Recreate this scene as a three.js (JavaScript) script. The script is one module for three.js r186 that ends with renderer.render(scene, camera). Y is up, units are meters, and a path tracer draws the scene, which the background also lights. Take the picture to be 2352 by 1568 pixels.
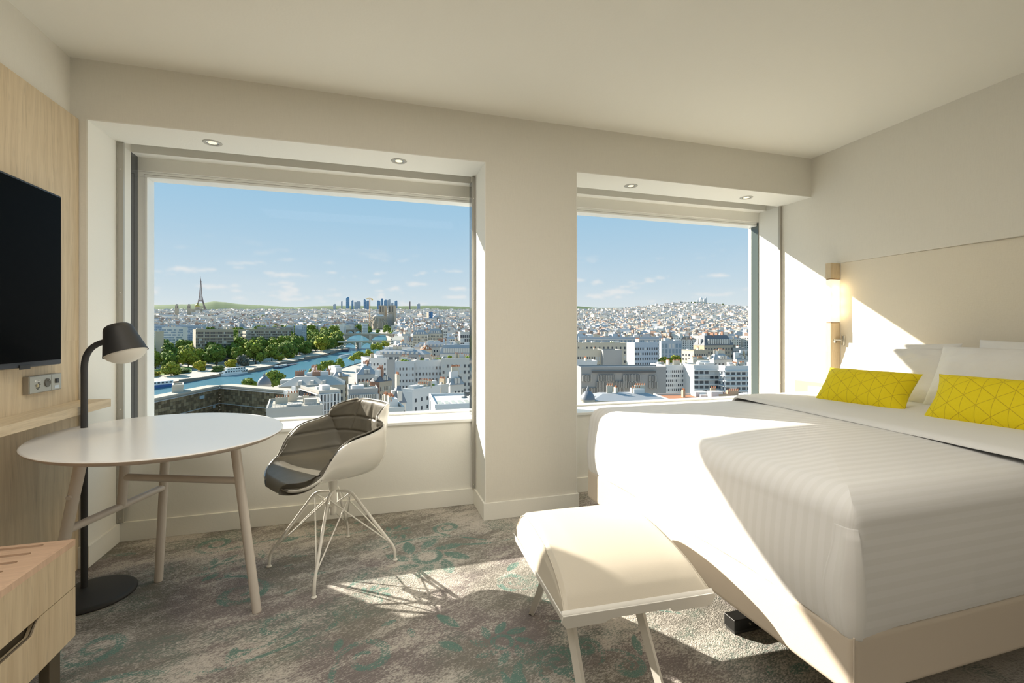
import * as THREE from 'three';
import { RoundedBoxGeometry } from 'three/addons/geometries/RoundedBoxGeometry.js';
import { mergeGeometries, mergeVertices, toCreasedNormals } from 'three/addons/utils/BufferGeometryUtils.js';
import { RectAreaLightUniformsLib } from 'three/addons/lights/RectAreaLightUniformsLib.js';

/* ---------- camera, sky, sun, exposure ---------- */
const scene = new THREE.Scene();
const FILL = 9.0;  // strength of the unseen ceiling lamps added to lift the shaded walls
const EYE = 1.14, FOCAL = 1075;
const camera = new THREE.PerspectiveCamera(2 * Math.atan(784 / FOCAL) * 180 / Math.PI, 2352 / 1568, 0.05, 30000);
camera.position.set(0, EYE, 0);
camera.rotation.y = -16.7 * Math.PI / 180;
camera.setViewOffset(2352, 1568, 0, 22, 2352, 1568);
const renderer = new THREE.WebGLRenderer();
renderer.toneMapping = THREE.LinearToneMapping;
renderer.toneMappingExposure = 1.06;
renderer.shadowMap.enabled = true;
RectAreaLightUniformsLib.init();

const V3 = (x, y, z) => new THREE.Vector3(x, y, z);
const clamp = (x, a = 0, b = 1) => Math.min(b, Math.max(a, x));
const lerp = (a, b, t) => a + (b - a) * t;
const smooth = (a, b, x) => { const t = clamp((x - a) / (b - a)); return t * t * (3 - 2 * t); };
function rng(seed) { let s = seed >>> 0; return () => { s = (s + 0x6D2B79F5) >>> 0; let t = s; t = Math.imul(t ^ (t >>> 15), t | 1); t ^= t + Math.imul(t ^ (t >>> 7), t | 61); return ((t ^ (t >>> 14)) >>> 0) / 4294967296; }; }
function hash2(x, y, s = 0) { let h = Math.imul(x | 0, 374761393) ^ Math.imul(y | 0, 668265263) ^ Math.imul(s | 0, 2147483647 - 77); h = Math.imul(h ^ (h >>> 13), 1274126177); return ((h ^ (h >>> 16)) >>> 0) / 4294967296; }
function vnoise(x, y, s = 0) {
  const xi = Math.floor(x), yi = Math.floor(y), fx = x - xi, fy = y - yi, u = fx * fx * (3 - 2 * fx), v = fy * fy * (3 - 2 * fy);
  return lerp(lerp(hash2(xi, yi, s), hash2(xi + 1, yi, s), u), lerp(hash2(xi, yi + 1, s), hash2(xi + 1, yi + 1, s), u), v);
}
function fbm(x, y, o = 4, s = 0) { let a = 0, w = 0.5, n = 0; for (let k = 0; k < o; k++) { a += w * vnoise(x, y, s + k * 17); n += w; x *= 2.03; y *= 2.03; w *= 0.5; } return a / n; }
const toByte = (l) => { l = clamp(l); return Math.round(255 * (l <= 0.0031308 ? 12.92 * l : 1.055 * Math.pow(l, 1 / 2.4) - 0.055)); };
function texture(n, m, fill, srgb = true) {               // fill(i, j) -> [r, g, b] linear, or a number
  const d = new Uint8Array(n * m * 4);
  for (let j = 0; j < m; j++) for (let i = 0; i < n; i++) {
    const c = fill(i, j), k = (j * n + i) * 4;
    if (typeof c === 'number') d[k] = d[k + 1] = d[k + 2] = Math.round(255 * clamp(c));
    else { d[k] = srgb ? toByte(c[0]) : 255 * c[0]; d[k + 1] = srgb ? toByte(c[1]) : 255 * c[1]; d[k + 2] = srgb ? toByte(c[2]) : 255 * c[2]; }
    d[k + 3] = 255;
  }
  const t = new THREE.DataTexture(d, n, m, THREE.RGBAFormat);
  t.magFilter = THREE.LinearFilter; t.minFilter = THREE.LinearMipmapLinearFilter; t.wrapS = t.wrapT = THREE.RepeatWrapping;
  if (srgb) t.colorSpace = THREE.SRGBColorSpace;
  t.needsUpdate = true; return t;
}
const mix3 = (a, b, t) => [lerp(a[0], b[0], t), lerp(a[1], b[1], t), lerp(a[2], b[2], t)];

// the sky: clear blue air paling towards the horizon, a few small fair-weather clouds low down
{
  const W = 2048, H = 1024, d = new Float32Array(W * H * 4);
  for (let j = 0; j < H; j++) {
    const el = ((j + 0.5) / H - 0.5) * 180;
    const t = clamp(el / 90);
    const low = Math.exp(-Math.max(0, el - 2) / 9.5);
    let base = mix3([0.225, 0.505, 0.745], [0.72, 0.79, 0.805], low);
    base = mix3(base, [0.16, 0.36, 0.66], smooth(0.32, 1, t));
    for (let i = 0; i < W; i++) {
      const az = (i + 0.5) / W * 360;
      let c = base;
      if (el > 2 && el < 20) {
        const band = Math.exp(-Math.pow((el - 5.2) / 2.6, 2));
        const q = fbm(az * 0.42 + 3, el * 1.9, 5, 91);
        const w = clamp((q - 0.60 + 0.05 * (band - 1)) * 8) * clamp(band * 1.5);
        const veil = clamp((fbm(az * 0.1, el * 0.55, 4, 12) - 0.42) * 1.3) * band * 0.35;
        c = mix3(c, [0.80, 0.82, 0.82], clamp(0.85 * w + veil));
      }
      const k = (j * W + i) * 4; d[k] = c[0] / 1.06; d[k + 1] = c[1] / 1.06; d[k + 2] = c[2] / 1.06; d[k + 3] = 1;
    }
  }
  const t = new THREE.DataTexture(d, W, H, THREE.RGBAFormat, THREE.FloatType);
  t.mapping = THREE.EquirectangularReflectionMapping; t.magFilter = THREE.LinearFilter; t.needsUpdate = true;
  scene.background = t;
}
const SUN = V3(0.96, -0.72, 1).normalize();               // the way the sunlight travels
const sun = new THREE.DirectionalLight(0xfff5e4, 11.0);
sun.name = 'sun'; sun.position.copy(SUN).multiplyScalar(-60); sun.castShadow = true;
Object.assign(sun.shadow.camera, { left: -30, right: 30, top: 30, bottom: -30, near: 1, far: 200 }); sun.shadow.mapSize.set(4096, 4096);
scene.add(sun, sun.target);

/* ---------- helpers ---------- */
const used = new Map();
function numbered(n) { const k = used.get(n) ?? 0; used.set(n, k + 1); return k ? n + '_' + String(k).padStart(3, '0') : n; }
function thing(name, label, category, pos = [0, 0, 0], turn = 0, group) {
  const o = new THREE.Group(); o.name = numbered(name); o.position.set(...pos); o.rotation.y = turn;
  o.userData = { label, category }; if (group) o.userData.group = group; scene.add(o); return o;
}
function mesh(name, geo, mat, parent) {
  const g = Array.isArray(geo) ? mergeGeometries(geo.map((x) => { const q = x.index ? x.toNonIndexed() : x; for (const a of Object.keys(q.attributes)) if (!['position', 'normal', 'uv'].includes(a)) q.deleteAttribute(a); return q; })) : geo;
  const o = new THREE.Mesh(g, mat); o.castShadow = o.receiveShadow = true;
  o.name = parent ? name : numbered(name); (parent || scene).add(o); return o;
}
function tag(o, label, category, group) { Object.assign(o.userData, { label, category }); if (group) o.userData.group = group; return o; }
function struct(name, geo, mat, label) { const o = mesh(name, geo, mat); o.userData.kind = 'structure'; if (label) o.userData.label = label; return o; }
// uv in metres, the grain axis ('x', 'y', 'z') running along v
function uvm(g, grain = 'y', s = 1) {
  const p = g.attributes.position, n = g.attributes.normal, u = new Float32Array(p.count * 2);
  for (let i = 0; i < p.count; i++) {
    const c = { x: p.getX(i), y: p.getY(i), z: p.getZ(i) }, a = Math.abs(n.getX(i)), b = Math.abs(n.getY(i)), e = Math.abs(n.getZ(i));
    let ax = a >= b && a >= e ? ['z', 'y'] : b >= e ? ['x', 'z'] : ['x', 'y'];
    if (ax[0] === grain) ax = [ax[1], ax[0]];
    u[2 * i] = c[ax[0]] * s; u[2 * i + 1] = c[ax[1]] * s;
  }
  g.setAttribute('uv', new THREE.BufferAttribute(u, 2)); return g;
}
function bx(x0, x1, y0, y1, z0, z1, r = 0, grain = 'y') {
  const w = x1 - x0, h = y1 - y0, d = z1 - z0;
  const g = r > 0 ? new RoundedBoxGeometry(w, h, d, 2, Math.min(r, w / 2.01, h / 2.01, d / 2.01)) : new THREE.BoxGeometry(w, h, d);
  g.translate((x0 + x1) / 2, (y0 + y1) / 2, (z0 + z1) / 2); return uvm(g, grain);
}
function rod(a, b, r0, r1 = r0, seg = 16) {
  const A = V3(...a), B = V3(...b), L = A.distanceTo(B), g = new THREE.CylinderGeometry(r1, r0, L, seg, 1);
  g.applyQuaternion(new THREE.Quaternion().setFromUnitVectors(V3(0, 1, 0), B.clone().sub(A).normalize()));
  const m = A.add(B).multiplyScalar(0.5); return g.translate(m.x, m.y, m.z);
}
function tube(pts, r, seg = 48, rad = 12, tension = 0.5) { return new THREE.TubeGeometry(new THREE.CatmullRomCurve3(pts.map((p) => V3(...p)), false, 'catmullrom', tension), seg, r, rad); }
function bentTube(pts, r, bend, rad = 12) {               // straight runs with rounded bends
  const P = pts.map((p) => V3(...p)), path = new THREE.CurvePath(); let last = P[0];
  for (let i = 1; i < P.length - 1; i++) {
    const a = P[i].clone().add(P[i - 1].clone().sub(P[i]).setLength(bend)), b = P[i].clone().add(P[i + 1].clone().sub(P[i]).setLength(bend));
    path.add(new THREE.LineCurve3(last, a)); path.add(new THREE.QuadraticBezierCurve3(a, P[i], b)); last = b;
  }
  path.add(new THREE.LineCurve3(last, P[P.length - 1]));
  const n = 8 * P.length + 10, pt = path.getSpacedPoints(n), c = new THREE.CatmullRomCurve3(pt, false, 'centripetal'); return new THREE.TubeGeometry(c, n * 2, r, rad);
}
function lathe(pts, seg = 48) { return new THREE.LatheGeometry(pts.map((p) => new THREE.Vector2(p[0], p[1])), seg); }
// a closed skin of even thickness from f(u, v) -> Vector3, u and v in [0, 1]; thickness along the normal
function skin(f, nu, nv, th, flip = false) {
  const e = 1e-3, pos = [], uv = [], idx = [], n = (nu + 1) * (nv + 1);
  const top = [], bot = [];
  for (let j = 0; j <= nv; j++) for (let i = 0; i <= nu; i++) {
    const u = i / nu, v = j / nv, p = f(u, v);
    const du = f(Math.min(1, u + e), v).sub(f(Math.max(0, u - e), v)), dv = f(u, Math.min(1, v + e)).sub(f(u, Math.max(0, v - e)));
    const nn = du.cross(dv).normalize(); if (flip) nn.negate();
    const t = typeof th === 'function' ? th(u, v) : th;
    top.push(p.clone()); bot.push(p.clone().addScaledVector(nn, -t));
  }
  for (const a of [top, bot]) a.forEach((p, k) => { pos.push(p.x, p.y, p.z); uv.push((k % (nu + 1)) / nu, Math.floor(k / (nu + 1)) / nv); });
  const q = (a, b, c, d) => { if (flip) idx.push(a, c, b, a, d, c); else idx.push(a, b, c, a, c, d); };
  for (let j = 0; j < nv; j++) for (let i = 0; i < nu; i++) {
    const a = j * (nu + 1) + i, b = a + 1, c = b + nu + 1, d = a + nu + 1;
    q(a, b, c, d); q(n + a, n + d, n + c, n + b);
  }
  for (let i = 0; i < nu; i++) { const a = i, b = i + 1; q(a, n + a, n + b, b); const c = nv * (nu + 1) + i, d = c + 1; q(c, d, n + d, n + c); }
  for (let j = 0; j < nv; j++) { const a = j * (nu + 1), d = a + nu + 1; q(a, d, n + d, n + a); const b = a + nu, c = d + nu; q(b, n + b, n + c, c); }
  const g = new THREE.BufferGeometry();
  g.setAttribute('position', new THREE.Float32BufferAttribute(pos, 3)); g.setAttribute('uv', new THREE.Float32BufferAttribute(uv, 2)); g.setIndex(idx);
  g.computeVertexNormals(); return g;
}
function grid(f, nu, nv, uvf, closeU = false) {            // an open sheet from f(u, v)
  const pos = [], uv = [], idx = [];
  for (let j = 0; j <= nv; j++) for (let i = 0; i <= nu; i++) { const p = f(i / nu, j / nv); pos.push(p.x, p.y, p.z); const w = uvf ? uvf(i / nu, j / nv, p) : [i / nu, j / nv]; uv.push(w[0], w[1]); }
  for (let j = 0; j < nv; j++) for (let i = 0; i < nu; i++) { const a = j * (nu + 1) + i, b = a + 1, c = b + nu + 1, d = a + nu + 1; idx.push(a, b, c, a, c, d); }
  const g = new THREE.BufferGeometry(); g.setAttribute('position', new THREE.Float32BufferAttribute(pos, 3)); g.setAttribute('uv', new THREE.Float32BufferAttribute(uv, 2)); g.setIndex(idx); g.computeVertexNormals();
  if (closeU) { const N = g.attributes.normal; for (let j = 0; j <= nv; j++) { const a = j * (nu + 1), b = a + nu; const x = N.getX(a) + N.getX(b), y = N.getY(a) + N.getY(b), z = N.getZ(a) + N.getZ(b), l = Math.hypot(x, y, z) || 1; N.setXYZ(a, x / l, y / l, z / l); N.setXYZ(b, x / l, y / l, z / l); } }
  return g;
}
function curve1(xs, ys) {                                  // smooth interpolation through a table
  return (x) => {
    let k = 0; while (k < xs.length - 2 && x > xs[k + 1]) k++;
    const t = clamp((x - xs[k]) / (xs[k + 1] - xs[k])), m = (i) => { i = clamp(i, 0, xs.length - 1); const a = Math.max(0, i - 1), b = Math.min(xs.length - 1, i + 1); return (ys[b] - ys[a]) / (xs[b] - xs[a]); };
    const h = xs[k + 1] - xs[k], t2 = t * t, t3 = t2 * t;
    return (2 * t3 - 3 * t2 + 1) * ys[k] + (t3 - 2 * t2 + t) * h * m(k) + (-2 * t3 + 3 * t2) * ys[k + 1] + (t3 - t2) * h * m(k + 1);
  };
}
const lin = (r, g, b) => new THREE.Color().setRGB(r, g, b);
const std = (c, rough = 0.6, metal = 0, o = {}) => new THREE.MeshStandardMaterial({ color: c, roughness: rough, metalness: metal, ...o });
const phys = (c, rough, o = {}) => new THREE.MeshPhysicalMaterial({ color: c, roughness: rough, ...o });
const rep = (t, x, y = x) => { const c = t.clone(); c.repeat.set(x, y); c.needsUpdate = true; return c; };

/* ---------- surfaces ---------- */
const weaveBump = texture(512, 512, (i, j) => 0.5 + 0.25 * (fbm(i * 0.5, j * 0.05, 2, 5) - 0.5) + 0.25 * (fbm(i * 0.06, j * 0.55, 2, 8) - 0.5) + 0.2 * (hash2(i, j, 3) - 0.5), false);
const wallMap = texture(512, 512, (i, j) => { const k = 0.95 + 0.06 * fbm(i * 0.55, j * 0.035, 3, 5) + 0.03 * fbm(i * 0.05, j * 0.5, 2, 9); return [k, k, k]; });
const plasterBump = texture(256, 256, (i, j) => fbm(i * 0.35, j * 0.35, 3, 4), false);
const leatherBump = texture(512, 512, (i, j) => 0.6 * fbm(i * 0.33, j * 0.33, 3, 21) + 0.4 * Math.abs(fbm(i * 0.18, j * 0.18, 3, 40) - 0.5) * 2, false);
function woodTexture(light, dark, seed) {
  return texture(1024, 1024, (i, j) => {
    const x = i / 1024, y = j / 1024;
    const warp = 0.05 * fbm(x * 5, y * 1.6, 3, seed) + 0.012 * fbm(x * 20, y * 6, 2, seed + 3);
    const wide = fbm((x + warp) * 14, y * 0.9, 3, seed + 7);
    const ring = 0.5 + 0.5 * Math.sin((x + warp * 2.2) * 150 + 6 * fbm(x * 7, y * 1.2, 2, seed + 2));
    const fine = fbm((x + warp) * 210, y * 7, 3, seed + 11);
    const pore = smooth(0.66, 0.8, fbm((x + warp * 0.6) * 330, y * 16, 2, seed + 15));
    let t = 0.38 * wide + 0.16 * ring + 0.42 * fine; t = clamp((t - 0.28) * 1.55);
    const c = mix3(light, dark, t), k = 1 - 0.11 * pore; return [c[0] * k, c[1] * k, c[2] * k];
  });
}
const oakTex = woodTexture([0.68, 0.56, 0.385], [0.50, 0.385, 0.24], 3);
const oakPinkTex = woodTexture([0.70, 0.50, 0.36], [0.53, 0.35, 0.235], 33);
const oakPaleTex = woodTexture([0.68, 0.555, 0.37], [0.56, 0.43, 0.265], 63);
const M = {
  wall: std(lin(0.80, 0.775, 0.70), 0.9, 0, { map: rep(wallMap, 2.2), bumpMap: rep(weaveBump, 2.2), bumpScale: 0.0006 }),
  paint: std(lin(0.86, 0.85, 0.79), 0.75, 0, { bumpMap: rep(plasterBump, 2), bumpScale: 0.0003 }),
  ceiling: std(lin(0.86, 0.845, 0.77), 0.85, 0, { bumpMap: rep(plasterBump, 1.5), bumpScale: 0.0003 }),
  white: std(lin(0.82, 0.81, 0.765), 0.45),
  frame: std(lin(0.88, 0.885, 0.85), 0.35),
  sill: phys(lin(0.84, 0.85, 0.83), 0.3),
  alu: std(lin(0.46, 0.445, 0.40), 0.42, 0.2),
  darkJamb: phys(lin(0.075, 0.095, 0.088), 0.12, { clearcoat: 0.6, clearcoatRoughness: 0.08 }),
  glassJamb: phys(lin(0.028, 0.036, 0.045), 0.1, { clearcoat: 0.6, clearcoatRoughness: 0.06 }),
  oak: std(0xffffff, 0.55, 0, { map: rep(oakTex, 1 / 1.1), bumpMap: rep(oakTex, 1 / 1.1), bumpScale: 0.0004 }),
  oakShelf: std(0xffffff, 0.55, 0, { map: rep(oakTex, 1 / 0.7), bumpMap: rep(oakTex, 1 / 0.7), bumpScale: 0.0004 }),
  oakPink: std(0xffffff, 0.5, 0, { map: rep(oakPinkTex, 1 / 0.9), bumpMap: rep(oakPinkTex, 1 / 0.9), bumpScale: 0.0004 }),
  oakPale: std(0xffffff, 0.5, 0, { map: rep(oakPaleTex, 1 / 0.5) }),
  black: std(lin(0.012, 0.012, 0.012), 0.4),
  lampBlack: std(lin(0.035, 0.034, 0.034), 0.55),
  bronze: std(lin(0.17, 0.14, 0.10), 0.45, 0.5),
  chrome: std(lin(0.75, 0.74, 0.70), 0.12, 1),
  whiteSteel: phys(lin(0.78, 0.755, 0.69), 0.35, { clearcoat: 0.3 }),
  legSteel: phys(lin(0.66, 0.60, 0.535), 0.35, { clearcoat: 0.2 }),
  tableTop: std(lin(0.84, 0.825, 0.805), 0.2),
  tableEdge: std(lin(0.62, 0.53, 0.45), 0.5),
};

/* ---------- the room ---------- */
const ZW = -2.765, ZR = -3.045, XL = -1.389, XR = 3.214, CEIL = 2.4605, HEAD = 2.169, SILL = 0.567;
const WL0 = -1.3205, WL1 = 0.660, WR0 = 1.264, ZOUT = -3.38, ZBACK = 2.4;

// carpet: distressed print in greige and taupe with broken sea-green scrollwork
{
  const N = 2048, L = 3.2, X0 = -1.4, Z0 = -3.1, R = rng(7);
  const motif = new Float32Array(N * N), dark = new Float32Array(N * N);
  const stamp = (buf, x, z, r, a) => {
    const ci = (x - X0) / L * N, cj = (z - Z0) / L * N, rr = r / L * N, k = Math.ceil(rr);
    for (let j = Math.max(0, Math.floor(cj - k)); j <= Math.min(N - 1, cj + k); j++) for (let i = Math.max(0, Math.floor(ci - k)); i <= Math.min(N - 1, ci + k); i++) {
      const d = Math.hypot(i - ci, j - cj) / rr; if (d < 1) { const w = a * (1 - d * d * d); if (w > buf[j * N + i]) buf[j * N + i] = w; }
    }
  };
  const spiral = (x, z, r, rot, hand, th = 0.018, buf = motif) => {
    for (let t = 0; t <= 1; t += 0.004) { const a = rot + hand * t * 8.6, q = r * (1 - 0.78 * t); stamp(buf, x + q * Math.cos(a), z + q * Math.sin(a), th * (0.55 + 0.75 * Math.sin(Math.PI * Math.min(1, t * 1.3))), 1); }
    for (let t = 0; t <= 1; t += 0.01) { const a = rot - hand * t * 1.0, q = r * (1 + 0.9 * t); stamp(buf, x + q * Math.cos(a), z + q * Math.sin(a), th * (1 - 0.75 * t), 0.9); }
  };
  const stroke = (pts, th, buf = motif, a = 1) => { const c = new THREE.CatmullRomCurve3(pts.map((p) => V3(p[0], 0, p[1]))); for (let t = 0; t <= 1; t += 0.006) { const p = c.getPoint(t); stamp(buf, p.x, p.z, th * (0.4 + 0.6 * Math.sin(Math.PI * t)), a); } };
  const leaf = (x, z, l, w, rot, buf = motif) => { for (let t = 0; t <= 1; t += 0.03) stamp(buf, x + Math.cos(rot) * l * (t - 0.5), z + Math.sin(rot) * l * (t - 0.5), w * Math.sin(Math.PI * (0.12 + 0.8 * t)), 1); };
  const flower = (x, z, r) => { for (let k = 0; k < 8; k++) { const a = k * Math.PI / 4 + 0.2; leaf(x + r * Math.cos(a), z + r * Math.sin(a), r * 0.85, r * 0.24, a + 0.5); } for (let t = 0; t < 1; t += 0.01) stamp(motif, x + r * 0.42 * Math.cos(t * 6.283), z + r * 0.42 * Math.sin(t * 6.283), r * 0.12, 1); };
  for (const s of [[0.62, -1.50, 0.085, 2.6, 1, 0.02], [0.745, -1.545, 0.05, 0.6, -1, 0.014], [0.20, -1.30, 0.10, 3.4, 1, 0.022], [0.98, -1.13, 0.09, 1.2, 1, 0.02], [-0.02, -1.72, 0.10, 2.9, 1, 0.016], [-0.36, -1.55, 0.10, 0.4, -1, 0.018], [-0.62, -1.42, 0.09, 2.4, 1, 0.016], [0.44, -1.20, 0.06, 4.2, -1, 0.014], [0.84, -1.42, 0.055, 5.2, 1, 0.015],
    [-0.8, -2.86, 0.10, 1, 1, 0.016], [-0.28, -2.92, 0.09, 4, -1, 0.016], [0.42, -2.72, 0.08, 2, 1, 0.014], [-0.55, -2.3, 0.11, 5, 1, 0.018], [-0.95, -2.05, 0.10, 3, -1, 0.016], [-0.35, -2.0, 0.09, 1.5, -1, 0.014], [0.95, -2.25, 0.10, 2.2, 1, 0.016], [1.05, -1.8, 0.09, 4.4, -1, 0.016], [0.62, -2.05, 0.08, 1.1, 1, 0.014]]) spiral(...s);
  for (const f of [[0.27, -2.40, 0.15], [0.13, -2.74, 0.07], [0.46, -1.66, 0.085], [-0.70, -2.58, 0.09], [0.0, -2.12, 0.06], [1.25, -2.02, 0.1]]) flower(...f);
  stroke([[0.14, -1.12], [0.28, -1.3], [0.44, -1.46], [0.5, -1.54], [0.58, -1.5], [0.66, -1.36]], 0.016); stroke([[0.48, -1.52], [0.47, -1.4], [0.44, -1.2]], 0.012);
  stroke([[-1.2, -1.7], [-0.8, -1.86], [-0.5, -1.8], [-0.2, -1.9]], 0.014); stroke([[0.05, -2.55], [0.2, -2.62], [0.42, -2.6], [0.6, -2.5]], 0.012); stroke([[0.35, -2.52], [0.6, -2.46], [0.85, -2.5]], 0.012);
  stroke([[-0.9, -2.72], [-0.5, -2.84], [-0.1, -2.8], [0.1, -2.9]], 0.012); stroke([[0.62, -1.75], [0.82, -1.68], [1.02, -1.72], [1.2, -1.62]], 0.012);
  for (let k = 0; k < 46; k++) leaf(-1.25 + R() * 2.75, -3.0 + R() * 2.1, 0.04 + R() * 0.08, 0.010 + R() * 0.016, R() * 6.28);
  for (let k = 0; k < 26; k++) spiral(-1.25 + R() * 2.8, -3.0 + R() * 2.1, 0.05 + R() * 0.09, R() * 6.28, R() < 0.5 ? 1 : -1, 0.012 + R() * 0.008, dark);
  const map = texture(N, N, (i, j) => {
    const x = X0 + (i + 0.5) / N * L, z = Z0 + (j + 0.5) / N * L;
    const sx = x * 0.93 - z * 0.36, sz = x * 0.36 + z * 0.93;              // streaks run a little askew
    const big = fbm(x * 3.1 + 1.3, z * 3.6, 4, 51), mid = fbm(sx * 9, sz * 24, 4, 57), speck = fbm(sx * 130, sz * 330, 3, 61), grain = hash2(i, j, 5), g2 = hash2(i >> 1, j >> 1, 6);
    let t = (big - 0.48) * 2.5 + (mid - 0.5) * 1.5 + (speck - 0.5) * 2.1 + (grain - 0.5) * 0.5 + (g2 - 0.5) * 0.5 + 0.45 + 0.6 * (dark[j * N + i] > 0 ? dark[j * N + i] * (fbm(x * 9, z * 9, 3, 77) - 0.25) : 0);
    t = smooth(-0.25, 1.25, t);
    let c = mix3([0.53, 0.495, 0.445], mix3([0.185, 0.175, 0.152], [0.19, 0.165, 0.16], smooth(0.45, 0.65, fbm(x * 3, z * 3, 2, 71))), t);
    const brk = smooth(0.42, 0.60, fbm(x * 11, z * 11, 3, 83) * 0.6 + speck * 0.42 + (g2 - 0.5) * 0.3);
    const m = motif[j * N + i] * brk; c = mix3(c, mix3([0.065, 0.155, 0.13], [0.15, 0.255, 0.22], speck), clamp(m * 1.6) * 0.9);
    const wash = smooth(0.55, 0.72, fbm(x * 4.2 + 9, z * 6.5, 4, 97)) * 0.5 * smooth(0.3, 0.7, speck); c = mix3(c, [0.12, 0.20, 0.165], wash);
    const k = 0.88 + 0.26 * (grain * 0.5 + g2 * 0.5); return [c[0] * k, c[1] * k, c[2] * k];
  });
  map.wrapS = map.wrapT = THREE.MirroredRepeatWrapping;
  const pile = texture(512, 512, (i, j) => 0.5 * hash2(i, j, 31) + 0.5 * vnoise(i * 0.45, j * 0.45, 32), false);
  const g = bx(XL - 0.3, XR + 0.3, -0.25, 0, ZOUT, ZBACK + 0.3), p = g.attributes.position, u = new Float32Array(p.count * 2);
  for (let i = 0; i < p.count; i++) { u[2 * i] = (p.getX(i) - X0) / L; u[2 * i + 1] = (p.getZ(i) - Z0) / L; }
  g.setAttribute('uv', new THREE.BufferAttribute(u, 2));
  const cm = new THREE.MeshPhysicalMaterial({ color: 0xffffff, roughness: 1, map, bumpMap: rep(pile, 4), bumpScale: 0.004, sheen: 0.15, sheenRoughness: 0.9 });
  struct('floor', g, cm, 'greige carpet with faded sea-green scrollwork');
}
struct('ceiling', bx(XL - 0.3, XR + 0.3, CEIL, CEIL + 0.3, ZOUT, ZBACK + 0.3), M.ceiling);
struct('wall_left', bx(XL - 0.3, XL, 0, CEIL, ZOUT, ZBACK), M.wall);
struct('wall_right', [bx(XR, XR + 0.3, 0, CEIL, ZOUT, ZBACK)], M.wall);
struct('wall_back', bx(XL - 0.3, XR + 0.3, 0, CEIL, ZBACK, ZBACK + 0.3), M.wall);
// the window wall: strip beside the cladding, pier, lintel band, parapets, blind slots and window heads
struct('wall_front', [
  bx(XL, WL0, 0, CEIL, ZOUT, ZW), bx(WL1, WR0, 0, CEIL, -3.23, ZW), bx(0.70, WR0, 0, CEIL, ZOUT, -3.23),
], M.wall, 'pier between the two windows and narrow strip beside the cladding');
struct('wall_front', [bx(WL0, WL1, HEAD + 0.0004, CEIL, ZR - 0.002, ZW), bx(WR0, XR, HEAD + 0.0004, CEIL, ZR - 0.002, ZW)], M.wall, 'wall band over the windows');
struct('wall_front', [bx(WL0, 0.70, 0, SILL - 0.02, ZOUT, ZR - 0.012), bx(WR0, XR, 0, SILL - 0.02, ZOUT, ZR - 0.012)], M.paint, 'low wall under the windows');
struct('trim_1', [bx(WL0, 0.70, HEAD, CEIL, -3.268, -3.192), bx(WL0, 0.70, 2.09, CEIL, ZOUT, -3.268)], M.paint, 'white head of the wide window behind the blind slot');
struct('trim_2', [bx(WR0, XR, HEAD, CEIL, -3.268, -3.192), bx(WR0, XR, 2.09, CEIL, ZOUT, -3.268)], M.paint, 'white head of the bed-side window behind the blind slot');
// painted linings of the reveals
struct('trim_3', [bx(WL0 - 0.004, WL0 + 0.002, 0.1, HEAD, -3.19, ZW + 0.001), bx(WL0, WL1, HEAD - 0.002, HEAD + 0.004, ZR - 0.002, ZW + 0.001), bx(WL1 - 0.002, WL1 + 0.004, 0.1, HEAD, -3.15, ZW + 0.001)], M.paint, 'white lining of the wide window recess');
struct('trim_4', [bx(WR0 - 0.004, WR0 + 0.002, 0.1, HEAD, -3.27, ZW + 0.001), bx(WR0, XR, HEAD - 0.002, HEAD + 0.004, ZR - 0.002, ZW + 0.001), bx(XR - 0.002, XR + 0.004, SILL, HEAD, -3.27, ZR)], M.paint, 'white lining of the bed-side window recess');
struct('trim_5', bx(WL0 + 0.0005, 0.70, SILL - 0.02, SILL, ZOUT - 0.03, ZR + 0.006, 0.004), M.sill, 'white sill of the wide window');
struct('trim_6', bx(WR0, XR - 0.0005, SILL - 0.02, SILL, ZOUT - 0.03, ZR + 0.006, 0.004), M.sill, 'white sill of the bed-side window');
struct('trim_7', [bx(WL0, WL0 + 0.004, SILL, HEAD, -3.27, -3.19)], M.glassJamb, 'dark glossy jamb strip on the wide window, lamp side');
struct('trim_8', [bx(WL1 - 0.003, WL1 + 0.002, SILL, HEAD, -3.23, -3.15)], M.glassJamb, 'dark glossy jamb strip on the wide window, pier side');
struct('trim_9', [bx(XR - 0.0105, XR, SILL, 2.085, -3.345, -3.27)], M.darkJamb, 'dark glossy jamb strip on the bed-side window');
function windowUnit(n, x0, x1, fl, fr, label) {
  const o = new THREE.Group(); o.name = 'window_' + n; o.userData = { kind: 'structure', label }; scene.add(o);
  const y0 = SILL, y1 = 2.09, t = 0.033, zf = -3.283, zb = ZOUT;
  mesh('frame', [bx(x0, x1, y1 - t, y1, zb, zf, 0.003), bx(x0, x0 + fl, y0, y1 - t, zb, zf, 0.003), bx(x1 - fr, x1, y0, y1 - t, zb, zf, 0.003), bx(x0 + fl, x1 - fr, y0, y0 + 0.012, zb, zf - 0.02, 0.003)], M.frame, o);
  mesh('gasket', [bx(x0 + fl * 0.62, x0 + fl * 0.62 + 0.002, y0, y1 - t * 0.5, zf - 0.001, zf + 0.0006), bx(x0 + fl * 0.62, x1, y1 - t * 0.55, y1 - t * 0.55 + 0.002, zf - 0.001, zf + 0.0006)], std(lin(0.25, 0.22, 0.18), 0.8), o);
  mesh('glass_pane', bx(x0 + fl - 0.006, x1 - fr + 0.006, y0 + 0.006, y1 - t + 0.006, -3.345, -3.341), M.glass, o);
  return o;
}
M.glass = phys(0xffffff, 0, { transmission: 1, thickness: 0, ior: 1.3, specularIntensity: 0.06 });
windowUnit(1, WL0, 0.70, 0.045, 0.012, 'wide window with white frame looking over the river');
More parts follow.
